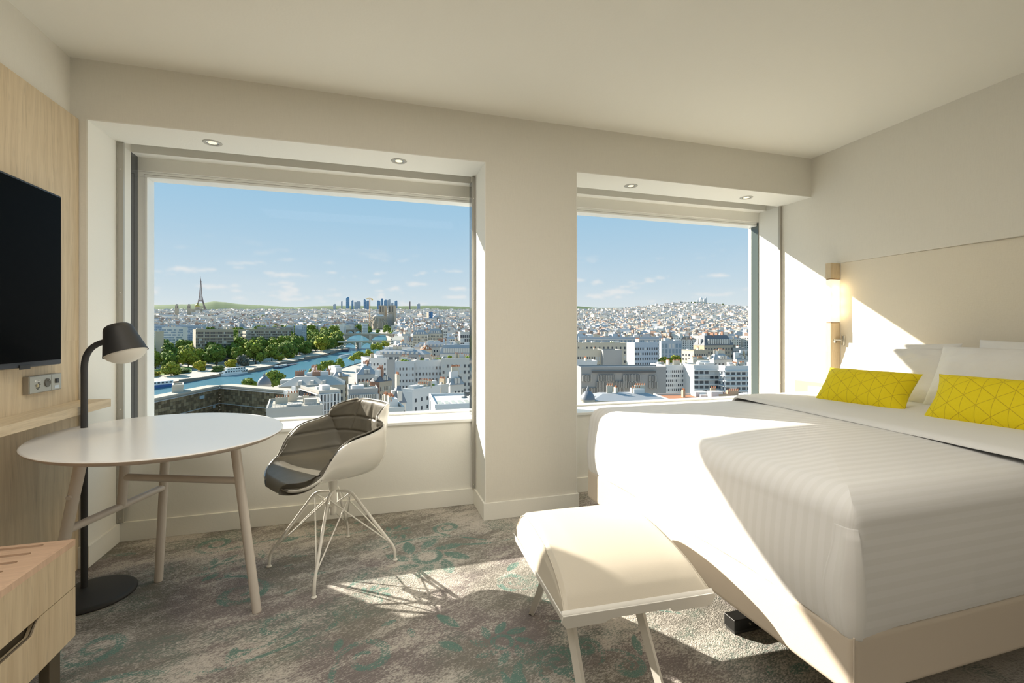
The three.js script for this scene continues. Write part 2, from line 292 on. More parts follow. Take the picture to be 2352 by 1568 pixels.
windowUnit(2, WR0, XR, 0.03, 0.008, 'window with white frame beside the bed looking to the hill');
// baseboards
const BB = 0.104, BD = 0.012;
struct('baseboard_front', [bx(WL0, WL1, 0, BB, ZR - 0.013, ZR, 0.002)], M.paint, 'baseboard under the wide window');
struct('baseboard_pier', [bx(WL1 - BD, WR0 + BD, 0, BB, ZW - 0.001, ZW + BD, 0.002), bx(WL1 - BD, WL1, 0, BB, ZR, ZW, 0.002), bx(WR0, WR0 + BD, 0, BB, ZR, ZW, 0.002)], M.paint, 'baseboard round the pier');
struct('baseboard_right_window', [bx(WR0, XR, 0, BB, ZR - 0.013, ZR, 0.002)], M.paint, 'baseboard under the bed-side window');
struct('baseboard_left', [bx(XL, WL0 + BD, 0, BB, ZW - 0.001, ZW + BD, 0.002), bx(WL0, WL0 + BD, 0, BB, ZR, ZW, 0.002)], M.paint, 'baseboard in the corner by the floor lamp');
// blind guide tracks in the recess corners
function track(x0, x1, label) {
  const o = thing('blind_track', label, 'blind track', [0, 0, 0], 0, 'blind guide tracks');
  const m = (x0 + x1) / 2, z0 = ZR + 0.0005, z1 = ZR + 0.022;
  mesh('channel', [bx(x0, x1, 0.108, HEAD - 0.003, z0, z0 + 0.012), bx(x0, x0 + 0.004, 0.108, HEAD - 0.003, z0 + 0.012, z1 - 0.006), bx(x1 - 0.004, x1, 0.108, HEAD - 0.003, z0 + 0.012, z1 - 0.006)], M.alu, o);
  for (const y of [0.13, 0.72, 1.35, 2.02]) mesh('screw', lathe([[0, 0.0025], [0.003, 0.002], [0.0042, 0]], 14).rotateX(Math.PI / 2).translate(m, y, z0 + 0.012), M.chrome, o);
}
track(WL0 + 0.003, WL0 + 0.034, 'grey metal blind track in the recess corner behind the floor lamp');
track(WL1 - 0.026, WL1 - 0.003, 'grey metal blind track at the pier edge of the wide window');
track(XR - 0.026, XR - 0.003, 'grey metal blind track on the wall between window and bedside lamp');
// downlights in the window soffits
function downlight(x, z, label) {
  const o = thing('downlight', label, 'downlight', [x, HEAD - 0.002, z], 0, 'recessed downlights over the windows');
  mesh('trim_ring', lathe([[0.031, 0.001], [0.031, -0.002], [0.044, -0.0035], [0.047, -0.001], [0.047, 0.001]], 40), M.alu, o);
  mesh('reflector', lathe([[0.031, -0.001], [0.026, -0.0012], [0.023, -0.0018], [0.021, -0.0012]], 32), M.chrome, o);
  mesh('bulb_lens', lathe([[0.0, -0.0022], [0.016, -0.002], [0.021, -0.0012]], 32), std(lin(0.9, 0.8, 0.6), 0.4, 0, { emissive: lin(1.0, 0.78, 0.42), emissiveIntensity: 1.1 }), o);
  const s = new THREE.SpotLight(0xffdca0, 0.9, 0, 0.6, 0.6, 2); s.position.set(0, -0.012, 0); s.target.position.set(0, -1, 0); s.castShadow = true; s.shadow.radius = 1; o.add(s, s.target);
}
downlight(-0.828, -2.903, 'recessed round downlight above the floor lamp end of the wide window');
downlight(0.157, -2.891, 'recessed round downlight near the pier over the wide window');
downlight(1.747, -2.913, 'recessed round downlight near the pier over the bed-side window');
downlight(2.745, -2.913, 'recessed round downlight over the bed-side window, nearest the right wall');

/* ---------- left side: cladding, television, shelf, sockets, luggage bench ---------- */
const XP = -1.352;
struct('wall_left_cladding', bx(XL + 0.0005, XP, 0, 2.165, -2.763, 1.2, 0.002), M.oak, 'pale oak wall cladding behind the television');
{
  const o = thing('television', 'flat black television mounted on the oak wall cladding', 'television', [XP, 0.999, -2.541]);
  const W = 1.31, H = 0.736;
  mesh('bezel', [bx(0.012, 0.046, 0, H, 0, W, 0.005)], std(lin(0.05, 0.055, 0.065), 0.28, 0.6), o);
  mesh('screen', bx(0.046, 0.0485, 0.022, H - 0.009, 0.008, W - 0.008, 0.001), phys(lin(0.003, 0.0035, 0.004), 0.3, { specularIntensity: 0.03 }), o);
  mesh('logo_tab', bx(0.046, 0.049, -0.006, 0.012, 0.20, 0.26, 0.002), M.black, o);
  mesh('wall_mount', bx(0.0, 0.014, 0.18, 0.56, 0.35, 0.95), M.black, o);
}
{
  const o = tag(mesh('wall_shelf', bx(XP, -1.224, 0.776, 0.813, -2.764, 0.6, 0.0015, 'z'), M.oakShelf), 'long thin oak wall shelf below the television', 'shelf');
}
{
  const o = thing('socket_panel', 'grey metal socket panel on the oak cladding under the television', 'socket', [XP, 0.885, -2.589]);
  const metal = std(lin(0.43, 0.43, 0.385), 0.4, 0.35), dk = std(lin(0.13, 0.125, 0.105), 0.6), L = 0.208, H = 0.073;
  mesh('housing', bx(0, 0.02, 0, H, 0, L, 0.0015), std(lin(0.34, 0.31, 0.26), 0.45, 0.4), o);
  mesh('media_plate', bx(0.02, 0.0225, 0.003, H - 0.003, 0.073, L - 0.003, 0.0008), metal, o);
  mesh('data_plate', bx(0.02, 0.0225, 0.003, H - 0.003, 0.003, 0.070, 0.0008), metal, o);
  const so = mesh('power_socket', lathe([[0, 0.002], [0.013, 0.002], [0.0165, 0.0045], [0.018, 0.0045], [0.018, 0]], 32).rotateZ(-Math.PI / 2).translate(0.0215, 0.038, 0.099), dk, o);
  mesh('earth_pin', rod([0.0235, 0.046, 0.099], [0.031, 0.046, 0.099], 0.002, 0.0015, 10), M.chrome, so);
  const dj = mesh('data_jack', bx(0.0225, 0.0265, 0.031, 0.05, 0.026, 0.047, 0.0008), M.black, o);
  mesh('jack_shutter', bx(0.0265, 0.0272, 0.034, 0.047, 0.031, 0.043, 0.0004), std(lin(0.03, 0.03, 0.032), 0.3), dj);
  mesh('info_sticker', bx(0.0225, 0.0229, 0.008, 0.021, 0.022, 0.050), std(lin(0.55, 0.62, 0.68), 0.5), o);
  mesh('media_port', [bx(0.0225, 0.0245, 0.022, 0.045, 0.150, 0.156), bx(0.0225, 0.0245, 0.020, 0.024, 0.150, 0.168), bx(0.0225, 0.0245, 0.034, 0.037, 0.143, 0.148), bx(0.0225, 0.0245, 0.016, 0.019, 0.154, 0.161), bx(0.0225, 0.0245, 0.031, 0.034, 0.170, 0.174)], dk, o);
  mesh('media_connector', bx(0.0225, 0.0262, 0.026, 0.038, 0.157, 0.167, 0.0006), std(lin(0.55, 0.48, 0.28), 0.4, 0.4), o);
  mesh('label_strip', bx(0.0225, 0.0229, 0.048, 0.055, 0.142, 0.176), std(lin(0.72, 0.72, 0.68), 0.5), o);
  mesh('label_writing', [0, 1, 2, 3, 4].map((k) => bx(0.0229, 0.0231, 0.0502, 0.0528, 0.148 + k * 0.0042, 0.1508 + k * 0.0042)), dk, o);
}
{
  const X0 = XP + 0.002, X1 = -0.89, Y0 = 0.189, Y1 = 0.491, ZN = -1.80, ZF = -0.35, mid = 0.3425;
  const o = thing('luggage_bench', 'low oak luggage bench with slotted top and drawers, cut off at the frame edge', 'luggage bench', [0, 0, 0]);
  // top: boards between routed slots
  const sl = []; for (let k = 0; k < 12; k++) sl.push(-1.796 + 0.022 + k * 0.0545);
  const hw = 0.0085, sx = -0.957;
  const shape = new THREE.Shape([[X0, ZN], [X1, ZN], [X1, ZF], [X0, ZF]].map((p) => new THREE.Vector2(p[0], -p[1])));
  for (const z of sl) { const h = new THREE.Path(); const a = X0 + 0.03; h.moveTo(a, -z - hw); h.lineTo(sx - hw, -z - hw); h.absarc(sx - hw, -z, hw, -Math.PI / 2, Math.PI / 2, false); h.lineTo(a, -z + hw); h.closePath(); shape.holes.push(h); }
  const tg = new THREE.ExtrudeGeometry(shape, { depth: 0.018, bevelEnabled: false, curveSegments: 8 }); tg.rotateX(-Math.PI / 2); tg.translate(0, Y1 - 0.018, 0);
  mesh('top_board', uvm(tg, 'x'), M.oakPink, o);
  for (const z of sl) mesh('slot_strip', bx(X0 + 0.03, sx, Y1 - 0.0115, Y1 - 0.006, z - hw, z + hw), std(lin(0.36, 0.29, 0.235), 0.5), o);
  mesh('carcass', [bx(X0, X1 - 0.022, Y0, Y1 - 0.02, ZN + 0.0, ZN + 0.018), bx(X0, X0 + 0.015, Y0, Y1 - 0.02, ZN + 0.018, ZF), bx(X0, X1 - 0.022, Y0, Y0 + 0.018, ZN + 0.018, ZF), bx(X0, X1 - 0.1, Y0 + 0.018, Y1 - 0.03, ZF - 0.02, ZF)], M.oak, o);
  mesh('upper_front', bx(X1 - 0.02, X1, mid + 0.0012, Y1 - 0.0182, ZN, ZF, 0.0008), M.oak, o);
  // lower drawer front with a long cut-away grip
  const zs = -1.638, zs2 = -1.608, yc = 0.305;
  const s2 = new THREE.Shape([[ZN, Y0], [ZF, Y0], [ZF, mid - 0.0012], [ZF + -0.16, mid - 0.0012], [ZF - 0.19, yc], [zs2, yc], [zs, mid - 0.0012], [ZN, mid - 0.0012]].map((p) => new THREE.Vector2(-p[0], p[1])));
  const dg = new THREE.ExtrudeGeometry(s2, { depth: 0.02, bevelEnabled: false }); dg.rotateY(Math.PI / 2); dg.translate(X1 - 0.02, 0, 0);
  const df = mesh('drawer_front', uvm(dg, 'y'), M.oak, o);
  const lip = (a, b) => { const g = rod([X1 - 0.008, a[1], a[0]], [X1 - 0.008, b[1], b[0]], 0.0035, 0.0035, 8); return g; };
  mesh('grip_lip', [lip([zs, mid - 0.004], [zs2, yc]), lip([zs2, yc], [ZF - 0.19, yc])].map((g) => g.scale(1, 1, 1)), M.bronze, df);
  mesh('grip_recess', bx(X1 - 0.05, X1 - 0.0215, yc - 0.012, mid + 0.01, zs - 0.02, ZF - 0.15), std(lin(0.085, 0.068, 0.045), 0.45, 0.5), df);
  for (const [x, z] of [[-0.937, -1.79], [-1.31, -1.79], [-0.937, ZF - 0.09], [-1.31, ZF - 0.09]]) mesh('leg', bx(x - 0.014, x + 0.014, 0, Y0, z - 0.0, z + 0.05, 0.002), M.bronze, o);
}

/* ---------- desk, lamp, chair ---------- */
{
  const o = thing('oval_desk', 'white oval desk on three slanted tube legs by the wide window', 'desk', [-0.832, 0, -2.312]);
  const T = 0.72, a = Math.atan2(-0.835, -0.55);            // long axis in plan
  const top = lathe([[0.0001, T], [0.985, T], [0.995, T - 0.0015], [1.0, T - 0.004]], 96), under = lathe([[1.0, T - 0.004], [0.996, T - 0.009], [0.95, T - 0.022], [0.0001, T - 0.022]], 96);
  for (const g of [top, under]) { g.scale(0.511, 1, 0.432); g.rotateY(-a); g.computeVertexNormals(); }
  mesh('tabletop', top, M.tableTop, o); mesh('bevelled_underside', under, M.tableEdge, o);
  const w = (p) => [p[0] + 0.832, p[1], p[2] + 2.312], r = 0.0175;
  const At = [-0.541, 0.70, -2.17], Af = [-0.447, 0.002, -2.124], Bt = [-0.902, 0.70, -2.517], Bf = [-0.934, 0.002, -2.517], Ct = [-0.995, 0.70, -2.055], Cf = [-1.138, 0.002, -2.10];
  for (const [t, f] of [[At, Af], [Bt, Bf], [Ct, Cf]]) { const l = mesh('leg', rod(w(f), w(t), r * 0.97, r * 1.05, 24), M.legSteel, o); mesh('foot_cap', rod(w([f[0], 0, f[2]]), w([f[0], 0.006, f[2]]), r * 0.9, r * 0.9, 20), std(lin(0.5, 0.42, 0.36), 0.7), l); mesh('fixing_plate', rod(w([t[0], T - 0.026, t[2]]), w([t[0], T - 0.0215, t[2]]), 0.04, 0.04, 24), M.legSteel, l); }
  const B1 = [-0.914, 0.429, -2.517], C1 = [-1.051, 0.426, -2.073], Mid = [-0.981, 0.428, -2.297], A1 = [-0.518, 0.531, -2.159];
  mesh('lower_stretcher', rod(w(C1), w(B1), 0.0145, 0.0145, 20), M.legSteel, o);
  const Dt = [-0.965, 0.70, -2.30];
  mesh('strut', rod(w(Mid), w(Dt), 0.0165, 0.0175, 20), M.legSteel, o);
  const D1 = [-0.973, 0.545, -2.298];
  mesh('upper_stretcher', rod(w(D1), w(A1), 0.0145, 0.0145, 20), M.legSteel, o);
  mesh('clamp_knob', [rod(w([-1.03, 0.56, -2.068]), w([-1.03, 0.55, -2.04]), 0.009, 0.008, 14)], M.legSteel, o);
}
{
  const px = -1.207, pz = -2.505;
  const o = thing('floor_lamp', 'dark grey floor lamp with bent pole and tilted shade', 'floor lamp', [px, 0, pz]);
  mesh('base', lathe([[0.0001, 0.024], [0.02, 0.024], [0.14, 0.019], [0.152, 0.016], [0.158, 0.009], [0.157, 0.002], [0.15, 0], [0.0001, 0]], 64).translate(0.05, 0, 0.05), M.lampBlack, o);
  mesh('pole', tube([[0, 0.01, 0], [0, 0.3, 0], [0, 0.7, 0], [0, 0.93, 0], [0, 0.985, 0], [0.006, 1.03, 0], [0.024, 1.066, 0], [0.052, 1.088, 0], [0.09, 1.102, 0]], 0.0123, 90, 20, 0.5), M.lampBlack, o);
  const head = new THREE.Group(); head.name = 'lamp_head'; head.position.set(0.136, 1.108, 0.0); head.rotation.set(-0.13, 0, 0.31); head.scale.setScalar(0.86); o.add(head);
  mesh('shade', [lathe([[0.0001, 0.082], [0.030, 0.081], [0.046, 0.077], [0.058, 0.068], [0.064, 0.052], [0.068, 0.034], [0.094, -0.072], [0.0965, -0.078]], 56), lathe([[0.0965, -0.078], [0.0945, -0.078], [0.066, 0.033], [0.055, 0.066], [0.0001, 0.078]], 56)], M.lampBlack, head);
  mesh('diffuser', lathe([[0.0001, -0.128], [0.03, -0.125], [0.058, -0.114], [0.08, -0.096], [0.0925, -0.0775], [0.0925, -0.07], [0.0001, -0.06]], 48), std(lin(0.72, 0.69, 0.62), 0.5), head);
}
{
  const yaw = 210 * Math.PI / 180, cx = -0.182, cz = -2.462;
  const o = thing('desk_chair', 'white bucket chair with grey leather pad on a wire swivel base', 'chair', [cx, 0, cz], yaw);
  const vs = [0.16, 0.24, 0.32, 0.44, 0.54, 0.63, 0.72, 0.8, 0.87, 0.94, 1];
  const Fb = curve1(vs, [0.185, 0.125, 0.055, -0.05, -0.12, -0.165, -0.19, -0.206, -0.218, -0.23, -0.24]);
  const Yb = curve1(vs, [0.462, 0.456, 0.451, 0.446, 0.454, 0.486, 0.542, 0.610, 0.670, 0.732, 0.782]);
  const Wb = curve1(vs, [0.245, 0.258, 0.263, 0.262, 0.258, 0.252, 0.242, 0.226, 0.204, 0.18, 0.152]);
  const Lb = curve1(vs, [0.05, 0.155, 0.205, 0.232, 0.242, 0.226, 0.18, 0.126, 0.080, 0.032, -0.012]);
  const Qb = curve1(vs, [-0.012, -0.012, -0.006, 0.0, 0.012, 0.045, 0.085, 0.098, 0.086, 0.064, 0.036]);
  const nose = (v) => Math.min(1, v / 0.16) * Math.PI / 2;    // the seat ends in a rounded nose
  const F = (v) => v < 0.16 ? 0.185 + 0.098 * Math.cos(nose(v)) : Fb(v), Y = (v) => v < 0.16 ? 0.462 - 0.016 * Math.cos(nose(v)) : Yb(v), Wd = (v) => v < 0.16 ? 0.002 + 0.243 * Math.sin(nose(v)) : Wb(v);
  const Lf = (v) => v < 0.16 ? 0.055 * Math.pow(v / 0.16, 2.2) : Lb(v), Fw = (v) => v < 0.16 ? -0.012 * (v / 0.16) : Qb(v);
  const at = (u, v) => { const s = 2 * u - 1, q = Math.abs(s) * Math.PI / 2; return V3(F(v) + Fw(v) * Math.pow(1 - Math.cos(q), 1.25), Y(v) + Lf(v) * Math.pow(1 - Math.cos(q), 1.4), Math.sign(s) * Wd(v) * Math.pow(Math.sin(q), 0.82)); };
  mesh('shell', skin((u, v) => at(lerp(0.01, 0.99, u), lerp(0.062, 1, v)), 72, 90, 0.009, true), phys(lin(0.80, 0.785, 0.725), 0.22, { clearcoat: 0.7, clearcoatRoughness: 0.12 }), o);
  // leather pad: quilted, seams across the seat and up the back
  const seamY = [0.512, 0.606, 0.682], seamU = [0.27, 0.5, 0.73];
  const nrm = (u, v) => { const e = 3e-3, a = at(Math.min(1, u + e), v).sub(at(Math.max(0, u - e), v)), b = at(u, Math.min(1, v + e)).sub(at(u, Math.max(0.001, v - e))); const n = a.cross(b); return n.lengthSq() < 1e-16 ? V3(0, 1, 0) : n.normalize().negate(); };
  const pad = (u, v) => {
    const uu = lerp(0.004, 0.996, u), vv = lerp(0.03, 0.99, v), p = at(uu, vv), n = nrm(uu, vv), sd = 1 - Math.abs(2 * u - 1);
    const dist = Math.min(sd * Wd(vv) * 1.25, F(0.03) - F(vv), (1 - v) * 0.55), r = clamp(dist / 0.018), roll = Math.sqrt(r * (2 - r));
    let h = 0.004 + (0.014 + 0.012 * smooth(0.30, 0.06, v)) * roll, g = 0;
    for (const c of seamY) g = Math.max(g, Math.exp(-Math.pow((p.y - c) / 0.0055, 2)));
    if (v > 0.5) for (const c of seamU) g = Math.max(g, 0.8 * Math.exp(-Math.pow((u - c) / 0.014, 2)) * smooth(0.60, 0.64, p.y));
    const k = clamp(dist / 0.03);
    h -= 0.009 * g * k;
    h += k * ((v > 0.42 ? 0.006 : 0.002) * (fbm(u * 15, p.y * 14 + fbm(u * 5, v * 5, 2, 3) * 2, 2, 44) - 0.5) + 0.003 * (fbm(u * 7 + 3, v * 9, 2, 8) - 0.5));
    const w = smooth(0.34, 0.14, v) * (1 - roll); p.addScaledVector(V3(p.x - 0.08, 0, p.z).normalize(), 0.010 * w); p.y -= 0.016 * w;
    return p.addScaledVector(n, h);
  };
  const gp = skin(pad, 150, 230, 0.0012, true);
  { const u = gp.attributes.uv; for (let i = 0; i < u.count; i++) u.setXY(i, u.getX(i) * 0.9, u.getY(i) * 1.1); }
  mesh('seat_pad', gp, phys(lin(0.165, 0.155, 0.128), 0.42, { bumpMap: rep(leatherBump, 7), bumpScale: 0.0002, specularIntensity: 0.5 }), o);
  const loop = new THREE.CatmullRomCurve3([...Array.from({ length: 70 }, (_, k) => at(1, 0.03 + k / 70 * 0.965)), ...Array.from({ length: 18 }, (_, k) => at(1 - (k + 0.5) / 18, 0.994)), ...Array.from({ length: 70 }, (_, k) => at(0, 0.03 + (1 - k / 70) * 0.965))], true);
  mesh('pad_piping', new THREE.TubeGeometry(loop, 380, 0.0032, 8, true), std(lin(0.15, 0.14, 0.115), 0.45), o);
  const tp = at(0, 0.215); mesh('care_tag', bx(-0.008, 0.008, -0.005, 0.005, -0.0015, 0.0015, 0.001).translate(tp.x, tp.y - 0.002, tp.z - 0.003), M.black, o);
  // swivel post and wire base
  const steel = M.whiteSteel;
  mesh('seat_socket', lathe([[0.0001, 0.444], [0.06, 0.444], [0.05, 0.425], [0.0205, 0.412], [0.0205, 0.366], [0.0001, 0.366]], 32), steel, o);
  mesh('post', lathe([[0.0001, 0.368], [0.017, 0.368], [0.0165, 0.26], [0.0145, 0.243], [0.0001, 0.243]], 32), steel, o);
  const ang = Math.atan2(0.055, 0.298), inv = (x, z) => [x * Math.cos(yaw) - z * Math.sin(yaw), x * Math.sin(yaw) + z * Math.cos(yaw)];
  const dir = [0, 1, 2, 3].map((k) => { const a = ang + k * Math.PI / 2; return inv(Math.cos(a), Math.sin(a)); });
  const U = dir.map((d) => [d[0] * 0.078, 0.352, d[1] * 0.078]), Lw = dir.map((d) => [d[0] * 0.286, 0.072, d[1] * 0.286]), Ft = dir.map((d) => [d[0] * 0.300, 0.006, d[1] * 0.300]);
  for (let k = 0; k < 4; k++) {
    const d = dir[k], leg = mesh('leg', bentTube([[d[0] * 0.012, 0.356, d[1] * 0.012], [d[0] * 0.082, 0.356, d[1] * 0.082], [d[0] * 0.297, 0.062, d[1] * 0.297], Ft[k]], 0.0072, 0.03, 12), steel, o);
    mesh('glide', lathe([[0.0001, 0.010], [0.008, 0.009], [0.0125, 0.004], [0.013, 0], [0.0001, 0]], 20).translate(Ft[k][0], 0, Ft[k][2]), steel, leg);
    for (const j of [(k + 1) % 4, (k + 3) % 4]) { const b = [d[0] * 0.272, 0.092, d[1] * 0.272]; mesh('wire_brace', rod(b, [U[j][0] * 1.08, 0.345, U[j][2] * 1.08], 0.0034, 0.0034, 8), steel, o); mesh('wire_brace', rod([U[k][0] * 1.05, 0.346, U[k][2] * 1.05], [dir[j][0] * 0.1, 0.30 - 0.03, dir[j][1] * 0.1].map((q, i) => i === 1 ? 0.285 : q * 0.22), 0.0026, 0.0026, 8), steel, o); }
  }
}

/* ---------- upholstered stool ---------- */
{
  const o = thing('upholstered_stool', 'cream leather stool with white metal pan at the foot of the bed', 'stool', [0.78, 0, -1.5], -0.045);
  // local: x across, z along; near end at +z
  const hz = curve1([-0.285, -0.272, -0.25, -0.2, -0.1, 0, 0.1, 0.18, 0.235, 0.262, 0.27], [0.352, 0.398, 0.425, 0.438, 0.442, 0.436, 0.42, 0.397, 0.368, 0.346, 0.338]);
  const lo = (z) => lerp(0.33, 0.326, (z + 0.28) / 0.55);
  const half = (z) => 0.246 - 0.004 * Math.pow(Math.abs(z) / 0.28, 2);
  const body = (u, v) => {                                    // u round the cross-section, v along
    const z = lerp(-0.285, 0.27, v), H = hz(z), B = lo(z), w = half(z), inset = 0.024 * clamp((H - B) / 0.1), cr = 0.007 * Math.sin(Math.PI * clamp((v - 0.02) / 0.96));
    const P = [[-w, B], [-w + inset * 0.55, lerp(B, H, 0.6)], [-w + inset, H - 0.012 * clamp((H - B) / 0.05)], [-w + inset + 0.014, H - 0.001], [-w * 0.5, H + cr * 0.8], [0, H + cr], [w * 0.5, H + cr * 0.8], [w - inset - 0.014, H - 0.001], [w - inset, H - 0.012 * clamp((H - B) / 0.05)], [w - inset * 0.55, lerp(B, H, 0.6)], [w, B]];
    const k = u * 10, i = Math.min(9, Math.floor(k)), t = k - i; return V3(lerp(P[i][0], P[i + 1][0], t), lerp(P[i][1], P[i + 1][1], t), z);
  };
  const side = grid(body, 60, 80, (u, v) => [u * 0.7, v * 0.6]);
  const cap = (z, f) => { const g = grid((u, v) => { const p = body(u, z < 0 ? 0 : 1); return V3(p.x, lerp(lo(p.z), p.y, v), p.z); }, 40, 2, (u, v) => [u * 0.5, v * 0.1]); if (f) { const ix = g.index.array; for (let i = 0; i < ix.length; i += 3) { const q = ix[i]; ix[i] = ix[i + 1]; ix[i + 1] = q; } g.computeVertexNormals(); } return g; };
  const under = grid((u, v) => { const z = lerp(-0.285, 0.27, v), w = half(z); return V3(lerp(w, -w, u), lo(z), z); }, 2, 20);
  const leather = phys(lin(0.62, 0.565, 0.47), 0.42, { bumpMap: rep(leatherBump, 6), bumpScale: 0.00012, specularIntensity: 0.5 });
  const cu = mesh('cushion', [side, cap(-1, true), cap(1, false), under], leather, o);
  const seam = (s) => { const pts = []; for (let k = 0; k <= 40; k++) { const p = body(s < 0 ? 0.2 : 0.8, k / 40); pts.push([p.x + s * 0.001, p.y, p.z]); } return tube(pts, 0.0024, 80, 8); };
  mesh('piping', seam(-1), leather, cu); mesh('piping', seam(1), leather, cu);
  const pan = std(lin(0.76, 0.735, 0.68), 0.4);
  const pt = 0.004;
  const bottom = skin((u, v) => V3(lerp(-0.247, 0.247, u), lerp(0.327, 0.323, v) - 0.004 * Math.sin(Math.PI * u), lerp(-0.286, 0.274, v)), 8, 12, pt, true);
  const lipShape = new THREE.Shape([[-0.247, 0.332], [0.247, 0.332], [0.252, 0.325], [0.234, 0.298], [0.105, 0.298], [0.097, 0.308], [-0.097, 0.308], [-0.122, 0.298], [-0.238, 0.298], [-0.252, 0.316]].map((p) => new THREE.Vector2(p[0], p[1])));
  const lip = (z) => { const g = new THREE.ExtrudeGeometry(lipShape, { depth: pt, bevelEnabled: true, bevelSize: 0.001, bevelThickness: 0.001, bevelSegments: 1 }); g.translate(0, 0, z); return g; };
  const ledge = skin((u, v) => V3(lerp(-0.248, 0.248, u), lerp(0.341, 0.332, v), lerp(0.269, 0.282, v)), 4, 2, pt, true);
  mesh('metal_pan', [bottom, lip(0.279), ledge, bx(-0.2495, -0.2455, 0.316, 0.334, -0.288, 0.277, 0.001), bx(0.2455, 0.2495, 0.316, 0.334, -0.288, 0.277, 0.001)], pan, o);
  for (const [x, xf] of [[-0.165, -0.172], [0.075, 0.082]]) for (const s of [-1, 1]) {
    const a = [x, 0.318, s * 0.06], b = [xf, 0, s * 0.285]; let g = rod(b, a, 0.014, 0.019, 4).toNonIndexed(); g.computeVertexNormals();
    const l = mesh('leg', g, pan, o); mesh('foot_pad', rod([b[0], 0, b[2]], [b[0], 0.004, b[2]], 0.013, 0.013, 12), M.lampBlack, l);
  }
}

/* ---------- bed ---------- */
const BX0 = 1.15, BX1 = 3.19, BZ0 = -2.38, BZ1 = -0.87, BTOP = 0.728;
{
  const o = thing('bed', 'box-spring bed base covered in beige leather with black glides', 'bed', [0, 0, 0]);
  const le = phys(lin(0.66, 0.575, 0.475), 0.45, { bumpMap: rep(leatherBump, 5), bumpScale: 0.00012, specularIntensity: 0.5 });
  mesh('base_frame', uvm(new RoundedBoxGeometry(BX1 - BX0, 0.165, BZ1 - BZ0, 4, 0.02).translate((BX0 + BX1) / 2, 0.3, (BZ0 + BZ1) / 2)), le, o);
  mesh('corner_seam', rod([BX0 + 0.0045, 0.225, BZ1 - 0.0045], [BX0 + 0.0045, 0.375, BZ1 - 0.0045], 0.0025, 0.0025, 8), le, o);
  mesh('mattress', new RoundedBoxGeometry(BX1 - BX0 - 0.06, 0.3, BZ1 - BZ0 - 0.06, 3, 0.05).translate((BX0 + BX1) / 2 + 0.01, 0.53, (BZ0 + BZ1) / 2), std(lin(0.8, 0.8, 0.78), 0.9), o);
  for (const z of [-2.28, -1.47, -0.97]) for (const x of [1.305, 3.0]) {
    const l = mesh('leg', [bx(x, x + 0.16, 0.012, 0.056, z - 0.028, z + 0.028, 0.003), bx(x + 0.09, x + 0.15, 0.05, 0.225, z - 0.025, z + 0.025, 0.003)], M.black, o);
    mesh('glide', [bx(x + 0.004, x + 0.15, 0, 0.0125, z - 0.024, z + 0.024, 0.002)], std(lin(0.05, 0.05, 0.048), 0.5), l);
    mesh('bolt', rod([x + 0.07, 0.034, z + 0.027], [x + 0.07, 0.034, z + 0.031], 0.005, 0.004, 10), M.chrome, l);
  }
}
// duvet with satin stripes
const stripeMap = texture(8, 256, (i, j) => { const t = (j / 256) % 1, k = smooth(0.0, 0.03, t) - smooth(0.5, 0.53, t); const c = mix3([0.81, 0.80, 0.787], [0.84, 0.833, 0.823], k); return c; });
const stripeRough = texture(8, 256, (i, j) => { const t = j / 256, k = smooth(0.0, 0.03, t) - smooth(0.5, 0.53, t); return [1, lerp(0.85, 0.6, k), 0]; }, false);
const linenBump = texture(512, 512, (i, j) => 0.5 * fbm(i * 0.8, j * 0.2, 2, 71) + 0.5 * fbm(i * 0.2, j * 0.8, 2, 72), false);
const sheetMat = phys(0xffffff, 0.8, { map: rep(stripeMap, 1, 29), roughnessMap: rep(stripeRough, 1, 29), sheen: 0.2, sheenRoughness: 0.6 });
const linen = phys(lin(0.86, 0.85, 0.83), 0.85, { bumpMap: rep(linenBump, 3), bumpScale: 0.0006, sheen: 0.2, sheenRoughness: 0.7 });
